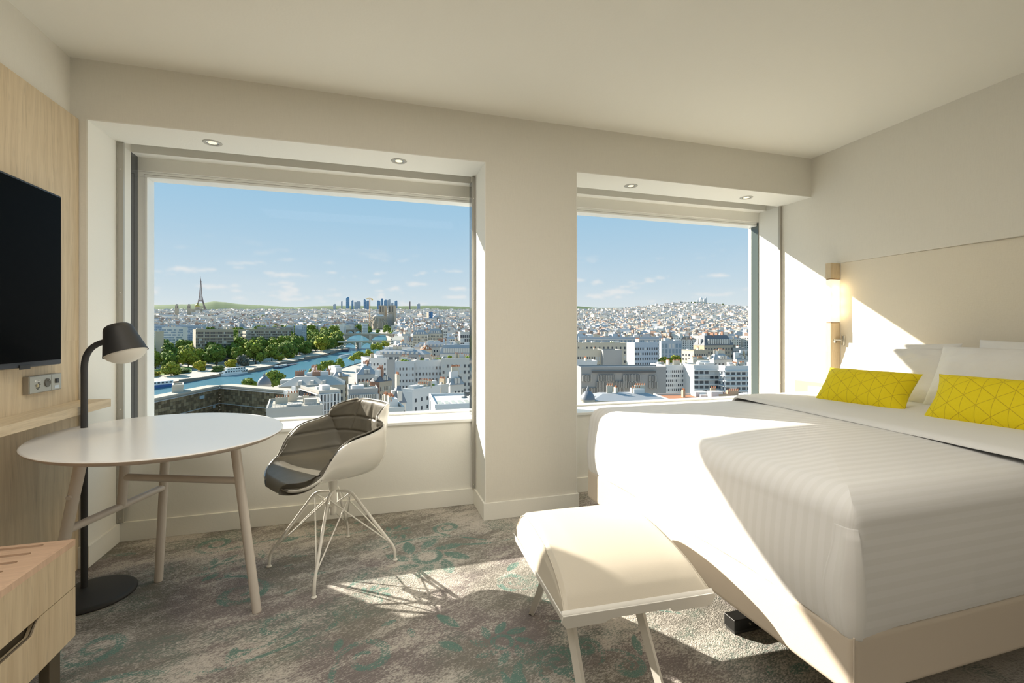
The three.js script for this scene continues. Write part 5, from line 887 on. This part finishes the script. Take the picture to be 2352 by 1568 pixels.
// the dense far roofscape: too many small blocks to count
{
  const R = rng(2024), wallG = new THREE.BoxGeometry(1, 1, 1).translate(0, 0.5, 0), rv = [[-.5, 0, .5], [.5, 0, .5], [.5, 0, -.5], [-.5, 0, -.5], [-.38, 1, .3], [.38, 1, .3], [.38, 1, -.3], [-.38, 1, -.3]], rp = [];
  for (const f of [[0, 1, 5, 4], [1, 2, 6, 5], [2, 3, 7, 6], [3, 0, 4, 7], [4, 5, 6, 7]]) for (const k of [f[0], f[1], f[2], f[0], f[2], f[3]]) rp.push(...rv[k]);
  const roofG = new THREE.BufferGeometry(); roofG.setAttribute('position', new THREE.Float32BufferAttribute(rp, 3)); roofG.computeVertexNormals();
  const list = [];
  const inRiver = (px, D) => { const py = 705 + FOCAL * DROP / D; return px > 318 && px < 925 && py > 758 && (py > 772 ? px < 912 : px > 790 && px < 915); };
  for (let D = 640; D < 6800; D *= 1.0 + 0.0145 + 9 / D) {
    const step = 12 + D * 0.0052;
    for (const [a, b] of [[300, 1120], [1300, 1760]]) for (let X = lat(a) * D + R() * step; X < lat(b) * D; X += step * (0.75 + 0.6 * R())) {
      const px = X / D * FOCAL + 1176, d = D * (1 + (R() - 0.5) * 0.014); if (inRiver(px, d)) continue;
      if (Math.abs(px - 878) < 32 && Math.abs(D - 1300) < 150) continue;
      if (Math.abs(px - 1610) < 40 && D > 4450 && D < 4900 && R() < 0.75) continue;
      const tall = D > 1500 && R() < 0.05; list.push([X, d, step * (0.7 + 0.75 * R()), (tall ? 26 : 14) + 6 * R() + D * 0.0006, 9 + D * 0.003 * R() + 5 * R(), (R() - 0.5) * 1.5, R(), R(), R()]);
    }
  }
  const mk = (name, geo, mat, fn) => { const im = new THREE.InstancedMesh(geo, mat, list.length); list.forEach((b, i) => fn(im, b, i)); im.name = name; im.userData = { kind: 'stuff', label: 'dense pale roofscape of the far city', category: 'buildings' }; im.castShadow = im.receiveShadow = true; return im; };
  const m4 = new THREE.Matrix4(), q = new THREE.Quaternion(), up = V3(0, 1, 0), col = new THREE.Color();
  const walls = mk('far_buildings', wallG, std(0xffffff, 0.9), (im, b, i) => { const p = place(b[0], b[1]); p.y -= 4; m4.compose(p, q.setFromAxisAngle(up, b[5] - CA), V3(b[2], b[3] + 4, b[4])); im.setMatrixAt(i, m4); const k = 0.74 + 0.26 * b[6]; col.setRGB(0.82 * k, 0.785 * k * (0.97 + 0.03 * b[7]), 0.715 * k * (0.9 + 0.14 * b[7])); im.setColorAt(i, col); });
  const roofs = mk('far_roofs', roofG, std(0xffffff, 0.7), (im, b, i) => { const p = place(b[0], b[1]); p.y += b[3]; m4.compose(p, q.setFromAxisAngle(up, b[5] - CA), V3(b[2] * 1.02, 1.2 + 4.2 * b[8], b[4] * 1.02)); im.setMatrixAt(i, m4); const t = b[7]; const c = t < 0.45 ? [0.44, 0.455, 0.475] : t < 0.70 ? [0.56, 0.555, 0.55] : t < 0.78 ? [0.26, 0.27, 0.29] : t < 0.97 ? [0.58, 0.54, 0.47] : [0.40, 0.27, 0.20]; const k = 0.85 + 0.3 * b[8]; col.setRGB(c[0] * k, c[1] * k, c[2] * k); im.setColorAt(i, col); });
  const ch = [0, 1, 2].map((k) => mk('far_chimneys', new THREE.BoxGeometry(1, 1, 1).translate(0, 0.5, 0), std(lin(...[[0.52, 0.44, 0.35], [0.58, 0.56, 0.52], [0.34, 0.24, 0.19]][k]), 0.9), (im, b, i) => { const f = (n) => hash2(i, n, k + 5), p = place(b[0] + (f(1) - 0.5) * b[2] * 0.95, b[1] + (f(2) - 0.5) * b[4] * 0.7); p.y = place(b[0], b[1]).y + b[3] - 1; m4.compose(p, q.setFromAxisAngle(up, b[5] - CA), V3(k === 1 ? b[2] * 0.35 : 1.2, 3.5 + 4 * f(3), k === 1 ? 2.5 : b[4] * 0.6)); im.setMatrixAt(i, m4); }));
  const near = list.filter((b) => b[1] < 1350), wm = []; for (const b of near) { const n = Math.max(2, Math.round(b[2] / 3)), fl = Math.floor(b[3] / 3.3), p = place(b[0], b[1]), r = new THREE.Matrix4().compose(p, q.setFromAxisAngle(up, b[5] - CA).clone(), V3(1, 1, 1)); for (let f = 0; f < Math.min(fl, 5); f++) for (let k = 0; k < n; k++) { const y = b[3] - 1.9 - f * 3.1; wm.push(r.clone().multiply(new THREE.Matrix4().makeTranslation(((k + 0.5) / n - 0.5) * b[2], y, b[4] / 2).scale(V3(1.1, 1.7, 0.15)))); if (k < b[4] / 3.4) wm.push(r.clone().multiply(new THREE.Matrix4().makeTranslation(-b[2] / 2, y, b[4] / 2 - 1.8 - k * 3.2).scale(V3(0.15, 1.7, 1.1)))); } }
  const wi = new THREE.InstancedMesh(new THREE.BoxGeometry(1, 1, 1), CM.glassDark, wm.length); wm.forEach((m, i) => wi.setMatrixAt(i, m)); wi.name = 'far_windows'; wi.userData = { kind: 'stuff', label: 'small dark windows of the nearer roofscape', category: 'windows' }; scene.add(wi);
  scene.add(walls, roofs, ...ch); ch.forEach((o) => { o.name = numbered('far_chimneys'); }); console.log('far buildings', list.length);
}

/* ---------- nearer buildings, told apart one by one ---------- */
// left bank: long office slabs behind the tree belt
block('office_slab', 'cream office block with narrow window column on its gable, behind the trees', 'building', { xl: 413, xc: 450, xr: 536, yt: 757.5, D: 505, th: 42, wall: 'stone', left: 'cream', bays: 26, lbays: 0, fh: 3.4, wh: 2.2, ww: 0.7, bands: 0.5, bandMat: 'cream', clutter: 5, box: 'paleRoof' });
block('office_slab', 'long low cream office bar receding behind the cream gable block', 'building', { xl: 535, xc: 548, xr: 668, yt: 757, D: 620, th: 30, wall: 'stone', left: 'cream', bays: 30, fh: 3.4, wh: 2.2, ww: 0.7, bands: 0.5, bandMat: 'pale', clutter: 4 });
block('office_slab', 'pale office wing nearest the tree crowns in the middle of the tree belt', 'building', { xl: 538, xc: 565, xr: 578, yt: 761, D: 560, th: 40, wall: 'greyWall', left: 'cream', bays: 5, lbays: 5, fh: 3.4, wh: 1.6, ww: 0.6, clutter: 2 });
block('glass_office', 'wide white and blue glass office at the left frame edge behind the trees', 'building', { xl: 330, xc: 372, xr: 420, yt: 752, D: 600, th: 20, wall: 'whiteWall', left: 'skyGrey', bays: 16, lbays: 10, fh: 3.2, wh: 2.0, ww: 0.75, glass: 'glassBlue', roofMat: 'skyGrey', clutter: 4 });
block('glass_office', 'long blue-grey glass roofed hall behind the left office block', 'building', { xl: 340, xc: 345, xr: 470, yt: 746.5, D: 720, th: 6, wall: 'skyGrey', bays: 30, fh: 3.2, wh: 2.2, ww: 0.8, glass: 'glassBlue', roofMat: 'zinc', clutter: 6 });
block('glass_office', 'pale blue glass cube at the right end of the tree belt offices', 'building', { xl: 670, xc: 694, xr: 704, yt: 747, D: 640, th: 50, wall: 'skyGrey', left: 'glassBlue', bays: 4, fh: 3.4, wh: 2.2, ww: 0.7, glass: 'glassBlue', roofMat: 'zinc', clutter: 1 });
block('stone_building', 'small cream corner house half hidden by trees at the left edge', 'building', { xl: 325, xc: 355, xr: 356.5, yt: 762, D: 480, th: 8, wl: 14, wr: 1, wall: 'cream', bays: 0, clutter: 1 });
block('office_slab', 'far grey office bar above the tree belt, left of the glass cube', 'building', { xl: 585, xc: 590, xr: 672, yt: 751, D: 740, th: 14, wall: 'greyWall', bays: 24, fh: 3.3, wh: 2, ww: 0.7, bands: 0.5, bandMat: 'pale', clutter: 4 });
block('island_building', 'white slab building left of the crane on the island tip', 'building', { xl: 828, xc: 832, xr: 845, yt: 744, D: 960, th: 20, wall: 'whiteWall', bays: 6, fh: 3, wh: 1.5, clutter: 1 });
// foreground: brown mirror-glass building with folded front
function glassWing(label, xl, xr, ytl, ytr, Dl, Dr, floors) {
  const A = place(lat(xl) * Dl, Dl, topAt(ytl, Dl)), B = place(lat(xr) * Dr, Dr, topAt(ytr, Dr)), L = Math.hypot(B.x - A.x, B.z - A.z), top = (A.y + B.y) / 2, h = top - groundY(lat(xl) * Dl, Dl) + 2;
  const o = thing('mirror_glass_building', label, 'building', [A.x, top - h, A.z], -Math.atan2(B.z - A.z, B.x - A.x));
  mesh('body', new THREE.BoxGeometry(L, h - 0.4, 5).translate(L / 2, h / 2 - 0.2, -2.6), CM.gravel, o);
  mesh('roof_edge', new THREE.BoxGeometry(L + 0.6, 0.7, 5.6).translate(L / 2, h - 0.2, -2.6), CM.gravel, o);
  const n = Math.round(L / 1.5), fh = 2.5, Rr = rng(Math.round(L * 7)), mats = [CM.glassBrown, phys(lin(0.27, 0.215, 0.13), 0.25), phys(lin(0.13, 0.10, 0.06), 0.25)];
  const sets = [[], [], []], open = [];
  for (let f = 0; f < floors; f++) for (let k = 0; k < n; k++) { const y = h - 1.2 - (f + 0.5) * fh / 2 * 1.0; const g = new THREE.BoxGeometry(L / n - 0.12, fh / 2 - 0.1, 0.1).translate((k + 0.5) * L / n, y, 0.1); if (f % 4 === 1 && Rr() < 0.03) open.push(g.rotateX(0).translate(0, 0, 0.5)); else sets[Math.floor(Rr() * 3)].push(g); }
  sets.forEach((s, i) => { mesh('glass_panes', s, mats[i], o).userData.kind = 'stuff'; });
  if (open.length) open.forEach((g) => mesh('open_window', g, std(lin(0.35, 0.45, 0.5), 0.3), o));
  const tr = []; for (const f of [0, 5, 10]) tr.push(new THREE.BoxGeometry(L, 0.25, 0.5).translate(L / 2, h - 1.1 - f * fh / 2, 0.3)); mesh('facade_rail', tr[0], CM.rail, o); mesh('facade_rail', tr[1], CM.rail, o); mesh('facade_rail', tr[2], CM.rail, o);
  return o;
}
glassWing('brown mirror-glass office wing running towards the river, left of its inner corner', 318, 505, 919, 888, 150, 196, 22);
glassWing('brown mirror-glass office wing right of the inner corner, facing the hotel', 505, 655, 888, 894, 196, 178, 22);
block('plant_room', 'white glazed plant room on the roof of the brown mirror-glass wing', 'building', { xl: 354, xc: 396, xr: 421, yt: 889, yb: 914, D: 172, th: 35, wlMax: 9, wall: 'cream', left: 'whiteWall', bays: 1, floors: 1, ww: 0.2, wh: 1.3, topGap: 1, clutter: 0, roofMat: 'paleRoof' });
block('plant_room', 'white service box with vents on the terrace right of the mirror-glass wing', 'building', { xl: 653, xc: 672, xr: 681, yt: 905, yb: 934, D: 152, th: 55, wlMax: 5, wall: 'whiteWall', bays: 0, clutter: 1, roofMat: 'whiteWall' });
block('flat_roofed_building', 'beige terrace building with white railing in front of the mirror-glass wing', 'building', { xl: 590, xc: 612, xr: 740, yt: 944, D: 128, th: 25, wall: 'paleRoof', bays: 0, clutter: 5, roofMat: 'gravel', box: 'paleRoof' });
{ const o = thing('roof_railing', 'white railing on the beige terrace roof behind the chair', 'railing'); const D = 128; placed(o, 612, D, 0.44, topAt(944, D) + 0.6); const g = []; for (let k = 0; k <= 22; k++) mesh('post', rod([k * 0.7, 0, -0.3], [k * 0.7, 1.1, -0.3], 0.04, 0.04, 5), CM.rail, o); for (const y of [0.4, 0.75, 1.1]) mesh('rail', rod([0, y, -0.3], [15.4, y, -0.3], 0.04, 0.04, 5), CM.rail, o); }
block('glazed_stairhouse', 'white-framed glazed stair hall above the beige terrace', 'building', { xl: 680, xc: 733, xr: 779, yt: 903, D: 150, th: 40, wall: 'glassBlue', left: 'glassBrown', bays: 6, lbays: 7, floors: 3, fh: 2.6, ww: 0.85, wh: 2.2, topGap: 0.4, glass: 'glassDark', bands: 0.22, bandMat: 'whiteWall', fins: 6, clutter: 2, roofMat: 'gravel', par: 'paleRoof' });
block('zinc_roof_house', 'long house with pale standing-seam zinc roof behind the glazed stair hall', 'building', { xl: 600, xc: 640, xr: 790, yt: 888, D: 205, th: 18, wall: 'cream', bays: 14, roof: 'mansard', rh: 3.6, inset: 6, roofMat: 'paleRoof', clutter: 12, chim: 'brick', seed: 4, dormers: 3 });
block('scaffolded_house', 'house wrapped in white scaffold netting in the middle of the roofs', 'building', { xl: 776, xc: 800, xr: 868, yt: 898, D: 190, th: 20, wall: 'greyWall', bays: 14, floors: 4, fh: 2.2, ww: 0.2, wh: 1.4, glass: 'paleRoof', bands: 0.12, bandMat: 'rail', fins: 14, clutter: 5, roofMat: 'paleRoof' });
block('zinc_roof_house', 'cream house with steep zinc roof and brick chimneys left of centre', 'building', { xl: 700, xc: 712, xr: 738, yt: 868, D: 235, th: 25, wall: 'pale', roof: 'mansard', rh: 3, inset: 3, bays: 4, clutter: 5, chim: 'brick', seed: 8 });
block('zinc_roof_house', 'tan gabled house with zinc roof behind the scaffold netting', 'building', { xl: 738, xc: 765, xr: 800, yt: 866, D: 228, th: 38, wall: 'tan', roof: 'mansard', rh: 3.2, inset: 4, bays: 2, clutter: 5, chim: 'brick', seed: 9 });
block('zinc_roof_house', 'pale house with brick-red chimney walls left of the grey apartment block', 'building', { xl: 795, xc: 820, xr: 866, yt: 860, D: 240, th: 20, wall: 'pale', roof: 'mansard', rh: 4, inset: 3.4, bays: 5, clutter: 9, chim: 'brick', seed: 10 });
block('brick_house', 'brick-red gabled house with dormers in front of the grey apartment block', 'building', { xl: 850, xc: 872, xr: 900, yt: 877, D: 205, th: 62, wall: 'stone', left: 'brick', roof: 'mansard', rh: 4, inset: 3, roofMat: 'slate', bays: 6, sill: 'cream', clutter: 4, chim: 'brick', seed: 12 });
block('apartment_block', 'blank white gable block at the river end of the grey apartments', 'building', { xl: 795, xc: 847, xr: 888, yt: 825, D: 275, th: 30, wall: 'whiteWall', bays: 5, fh: 3, wh: 1.4, ww: 0.4, clutter: 5, green: true });
block('apartment_block', 'tall grey apartment block with square windows and roof garden', 'building', { xl: 886, xc: 908, xr: 952, yt: 833, D: 232, th: 12, wall: 'whiteWall', left: 'skyGrey', bays: 6, lbays: 2, fh: 3, wh: 1.3, ww: 0.42, clutter: 8, green: true });
block('apartment_block', 'grey apartment block with balconies in the middle of the right-hand row', 'building', { xl: 950, xc: 953, xr: 1014, yt: 831, D: 236, th: 8, wall: 'whiteWall', bays: 8, fh: 3, wh: 1.5, ww: 0.45, blinds: 0.3, clutter: 10, green: true });
block('apartment_block', 'pale apartment block with many dark windows nearest the pier', 'building', { xl: 1010, xc: 1014, xr: 1092, yt: 826, D: 230, th: 6, wall: 'pale', bays: 8, fh: 3, wh: 1.5, ww: 0.42, clutter: 8, green: true });
block('terrace_house', 'grey house with slate mansard and arched dormer beside the chair back', 'building', { xl: 896, xc: 905, xr: 932, yt: 926, D: 130, th: 30, wall: 'pale', roof: 'mansard', rh: 5.5, inset: 1.6, roofMat: 'lead', bays: 4, dormers: 1, clutter: 2, seed: 15 });
block('terrace_house', 'white rendered house with small windows and cluttered roof terrace', 'building', { xl: 926, xc: 948, xr: 1012, yt: 899, D: 150, th: 62, wall: 'whiteWall', left: 'whiteWall', bays: 5, floors: 3, fh: 2.8, ww: 0.22, wh: 1.2, clutter: 12, green: true, chim: 'cream', seed: 17 });
block('terrace_house', 'narrow yellow-beige house wedged in front of the apartment blocks', 'building', { xl: 1006, xc: 1014, xr: 1030, yt: 888, D: 165, th: 45, wall: 'pale', left: 'tan', bays: 2, lbays: 1, clutter: 3, chim: 'tan', seed: 18 });
block('terrace_house', 'pale house with glazed dormer and terrace plants low by the pier', 'building', { xl: 1026, xc: 1034, xr: 1066, yt: 884, D: 172, th: 30, wall: 'pale', roof: 'mansard', rh: 4, inset: 2, bays: 4, clutter: 4, green: true, seed: 19 });
block('skylit_roof', 'white flat roof with rows of skylight glazing low by the pier', 'building', { xl: 968, xc: 1000, xr: 1100, yt: 936, D: 112, th: 14, wall: 'whiteWall', bays: 0, clutter: 0, roofMat: 'whiteWall' });
{ const D = 113, o = thing('skylight_row', 'rows of glass skylights set in the white flat roof', 'skylight'); placed(o, 1010, D, 0.25, topAt(936, D) + 0.2); for (let k = 0; k < 5; k++) mesh('skylight', new THREE.BoxGeometry(1.0, 0.35, 5).translate(0.4 + k * 1.7, 0.35, -4).rotateY(0.0), phys(lin(0.52, 0.52, 0.44), 0.2), o); }
block('terrace_house', 'white gabled house corner with one window at the lower right of the wide window', 'building', { xl: 1050, xc: 1070, xr: 1110, yt: 928, D: 125, th: 30, wall: 'whiteWall', roof: 'mansard', rh: 3, inset: 4, roofMat: 'zinc', bays: 3, floors: 1, clutter: 1, seed: 21 });
block('terrace_house', 'row of cluttered rooftops with terrace plants just behind the chair', 'building', { xl: 868, xc: 880, xr: 928, yt: 944, D: 112, th: 22, wall: 'pale', bays: 3, floors: 1, clutter: 10, green: true, chim: 'cream', seed: 23 });
// beyond the apartments
block('slate_terrace', 'long low terrace with slate roof below the steel bridge', 'building', { xl: 852, xc: 858, xr: 975, yt: 813, D: 335, th: -8, wall: 'greyWall', wl: 14, bays: 26, floors: 1, fh: 2.6, wh: 1.8, ww: 0.75, roof: 'mansard', rh: 3, inset: 4, roofMat: 'zinc', clutter: 8, chim: 'cream' });
block('cream_terrace', 'long cream terrace with dormered zinc mansard, left half', 'building', { xl: 906, xc: 948, xr: 982, yt: 768, D: 560, th: 12, wall: 'cream', bays: 12, fh: 3.2, wh: 1.9, sill: 'cream', roof: 'mansard', rh: 5, inset: 3, clutter: 6 });
block('cream_terrace', 'long cream terrace with dormered zinc mansard, right half', 'building', { xl: 981, xc: 984, xr: 1016, yt: 766, D: 570, th: 5, wall: 'cream', bays: 12, fh: 3.2, wh: 1.9, sill: 'cream', roof: 'mansard', rh: 6, inset: 3, clutter: 6 });
block('cream_terrace', 'brown-sided cream house at the right end of the long terrace', 'building', { xl: 1012, xc: 1018, xr: 1027, yt: 757, D: 570, th: 30, wall: 'pale', left: 'stone', bays: 2, clutter: 2 });
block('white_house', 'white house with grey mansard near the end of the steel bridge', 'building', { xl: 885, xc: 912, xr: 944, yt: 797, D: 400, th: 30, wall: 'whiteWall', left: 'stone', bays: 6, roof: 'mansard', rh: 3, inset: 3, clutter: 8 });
block('white_house', 'pale curved-front house with round dormers above the grey apartments', 'building', { xl: 1002, xc: 1010, xr: 1086, yt: 812, D: 320, th: 6, wall: 'pale', bays: 14, roof: 'mansard', rh: 6, inset: 2.4, dormers: 12, clutter: 9 });
block('white_house', 'wide pale roofs between the terrace trees and the grey apartments', 'building', { xl: 940, xc: 950, xr: 1040, yt: 797, D: 390, th: -5, wall: 'pale', bays: 14, roof: 'mansard', rh: 4, inset: 4, clutter: 12, chim: 'brick', wl: 40 });
block('orange_roof_house', 'small house with orange-red roof above the slate terrace', 'building', { xl: 965, xc: 972, xr: 992, yt: 803, D: 370, th: 20, wall: 'cream', roof: 'mansard', rh: 3.5, inset: 3, roofMat: 'terracotta', bays: 4, clutter: 2 });
block('grid_office', 'pale office with dark square window grid at the right frame edge', 'building', { xl: 1052, xc: 1057, xr: 1100, yt: 764, D: 430, th: 10, wall: 'pale', bays: 9, fh: 3.6, wh: 2.6, ww: 0.75, clutter: 3 });
block('blue_panel_building', 'building with bright blue hoarding far beyond the cathedral', 'building', { xl: 979, xc: 985, xr: 994, yt: 716, D: 1500, th: 30, wall: 'bluePanel', left: 'stone', bays: 3, clutter: 1 });
// behind the bed-side window
block('louvred_block', 'grey box building with vertical louvre bands and dark roof slot', 'building', { xl: 1331, xc: 1335, xr: 1530, yt: 847, D: 190, th: 4, wl: 11, wall: 'greyWall', bays: 0, clutter: 0, roofMat: 'zinc', par: 'greyWall' });
{
  const D = 189.5, o = thing('louvre_screen', 'vertical metal louvres over the windows of the grey box building', 'louvres'); placed(o, 1335, D, 4 * Math.PI / 180, topAt(847, D));
  const s = D / FOCAL, dk = [], fin = CM.rail, W = 196 * s, sets = [];
  dk.push(new THREE.BoxGeometry(150 * s, 4.4 * s, 0.3).translate(100 * s, -7 * s, 0.2));
  mesh('roof_slot', dk[0], CM.frameDark, o);
  for (const [x0, x1, y0, y1] of [[2, 22, 14, 29], [40, 78, 14, 29], [98, 138, 14, 30], [160, 176, 16, 30], [36, 60, 29, 44], [78, 108, 29, 44], [108, 128, 30, 46], [160, 178, 31, 46], [2, 60, 44, 58], [78, 100, 44, 58]]) {
    const b = mesh('louvre_bay', new THREE.BoxGeometry((x1 - x0) * s, (y1 - y0) * s, 0.2).translate((x0 + x1) / 2 * s, -(y0 + y1) / 2 * s, 0.12), CM.frameDark, o); const n = Math.round((x1 - x0) / 2.6), g = [];
    for (let k = 0; k <= n; k++) g.push(new THREE.BoxGeometry(0.13, (y1 - y0) * s * (0.9 + 0.12 * ((k * 7) % 3)), 0.3).translate((x0 + k / n * (x1 - x0)) * s, -(y0 + y1) / 2 * s, 0.3)); mesh('louvre_blades', g, fin, b).userData.kind = 'stuff';
  }
}
block('white_gable', 'plain white wall building at the left edge of the bed-side window', 'building', { xl: 1318, xc: 1322, xr: 1371, yt: 832, D: 218, th: 3, wl: 10, wall: 'whiteWall', bays: 0, clutter: 1 });
block('blue_slab', 'long light blue apartment slab with many small windows', 'building', { xl: 1318, xc: 1330, xr: 1514, yt: 775, D: 420, th: -6, wl: 16, wall: 'skyGrey', bays: 44, fh: 3, wh: 1.6, ww: 0.5, glass: 'glassBlue', blinds: 0.35, bands: 0.5, bandMat: 'whiteWall', clutter: 10 });
block('beige_slab', 'beige flat-roofed block with roof plants in front of the blue slab', 'building', { xl: 1318, xc: 1324, xr: 1440, yt: 789, D: 350, th: 2, wl: 18, wall: 'cream', bays: 12, fh: 3.4, wh: 1.9, ww: 0.3, clutter: 8, green: true });
block('grey_cube', 'dark grey windowless cube in front of the beige block', 'building', { xl: 1383, xc: 1386, xr: 1429, yt: 806, D: 300, th: 3, wl: 16, wall: 'greyWall', bays: 0, clutter: 0 });
block('cream_office', 'cream block with a row of dark openings left of the grey cube', 'building', { xl: 1316, xc: 1320, xr: 1384, yt: 805, D: 305, th: 2, wl: 14, wall: 'cream', bays: 12, floors: 3, fh: 5, wh: 3, ww: 0.5, topGap: 3, clutter: 1 });
block('white_tower_block', 'white apartment tower with blank white left side and front painted grey for shade', 'building', { xl: 1440, xc: 1458, xr: 1511, yt: 789, D: 285, th: 16, wlMax: 22, wall: 'skyGrey', left: 'whiteWall', bays: 10, fh: 3.1, wh: 1.5, ww: 0.5, blinds: 0.1, clutter: 2 });  // shade is put into the front wall colour; the left side stays white
block('grey_glass_office', 'pale grey office with tall dark glass bays right of the blue slab', 'building', { xl: 1515, xc: 1519, xr: 1566, yt: 784, D: 475, th: 4, wl: 16, wall: 'skyGrey', bays: 6, fh: 5.5, wh: 4.2, ww: 0.6, glass: 'glassBlue', clutter: 3 });
block('stone_mansard', 'stone apartment house with steep dormered slate mansard and tall tan chimney gable', 'building', { xl: 1593, xc: 1618, xr: 1684, yt: 793, D: 390, th: 22, wlMax: 26, wall: 'stone', left: 'tan', bays: 10, fh: 3.2, wh: 1.9, sill: 'pale', roof: 'mansard', rh: 8.5, inset: 3.5, roofMat: 'slate', dormers: 10, clutter: 9, chim: 'brick' });
block('stone_house', 'lower pale stone house left of the dormered mansard house', 'building', { xl: 1566, xc: 1594, xr: 1626, yt: 806, D: 350, th: 24, wlMax: 20, wall: 'stone', left: 'cream', bays: 6, lbays: 4, fh: 3.2, wh: 1.7, clutter: 4 });
block('zinc_roof_house', 'pale zinc-roofed house between mansard house and white apartment slabs', 'building', { xl: 1620, xc: 1640, xr: 1682, yt: 826, D: 290, th: 15, wlMax: 18, wall: 'pale', roof: 'mansard', rh: 4, inset: 4, bays: 5, clutter: 6 });
block('zinc_roof_house', 'cluttered beige rooftops right of the street trees', 'building', { xl: 1580, xc: 1592, xr: 1628, yt: 828, D: 285, th: 15, wlMax: 18, wall: 'cream', bays: 4, clutter: 10, chim: 'tan' });
block('stone_house', 'pale stone house with tan chimneys at the right frame edge', 'building', { xl: 1684, xc: 1692, xr: 1745, yt: 826, D: 280, th: 12, wlMax: 16, wall: 'pale', bays: 6, roof: 'mansard', rh: 3.5, inset: 3, clutter: 9, chim: 'tan' });
block('stone_house', 'long dark-roofed stone house behind the right street trees', 'building', { xl: 1680, xc: 1684, xr: 1712, yt: 800, D: 400, th: 6, wl: 16, wall: 'greyWall', bays: 8, clutter: 3 });
block('white_apartment_slab', 'white apartment slab with rows of square windows beside the louvred block', 'building', { xl: 1526, xc: 1529, xr: 1596, yt: 842, D: 232, th: 10, wl: 16, wall: 'whiteWall', bays: 15, fh: 2.3, wh: 1.15, ww: 0.55, blinds: 0.25, topGap: 1.2, clutter: 7 });
block('white_apartment_slab', 'white apartment slab with dark recessed balconies in the middle', 'building', { xl: 1590, xc: 1594, xr: 1652, yt: 842, D: 222, th: 2, wl: 16, wall: 'whiteWall', bays: 5, fh: 2.3, wh: 1.3, ww: 0.72, bands: 0.5, bandMat: 'whiteWall', clutter: 7 });
block('white_apartment_slab', 'white apartment slab with balcony stacks at the right frame edge', 'building', { xl: 1652, xc: 1666, xr: 1750, yt: 844, D: 215, th: 6, wlMax: 14, wall: 'whiteWall', left: 'skyGrey', bays: 7, lbays: 3, fh: 2.3, wh: 1.15, ww: 0.66, blinds: 0.3, bands: 0.45, bandMat: 'whiteWall', clutter: 8 });
block('zinc_roof_house', 'low grey zinc roof with chimney at the bottom of the bed-side window', 'building', { xl: 1330, xc: 1360, xr: 1535, yt: 921, D: 150, th: 6, wl: 14, wall: 'cream', roof: 'mansard', rh: 1.6, inset: 5, dormers: 0, bays: 0, clutter: 5, chim: 'cream', seed: 41 });
block('zinc_roof_house', 'cluttered low rooftops with orange patches at the bottom right', 'building', { xl: 1525, xc: 1535, xr: 1740, yt: 921, D: 160, th: 3, wl: 14, wall: 'pale', bays: 0, clutter: 12, chim: 'tan', roofMat: 'terracotta', seed: 43 });
renderer.render(scene, camera);
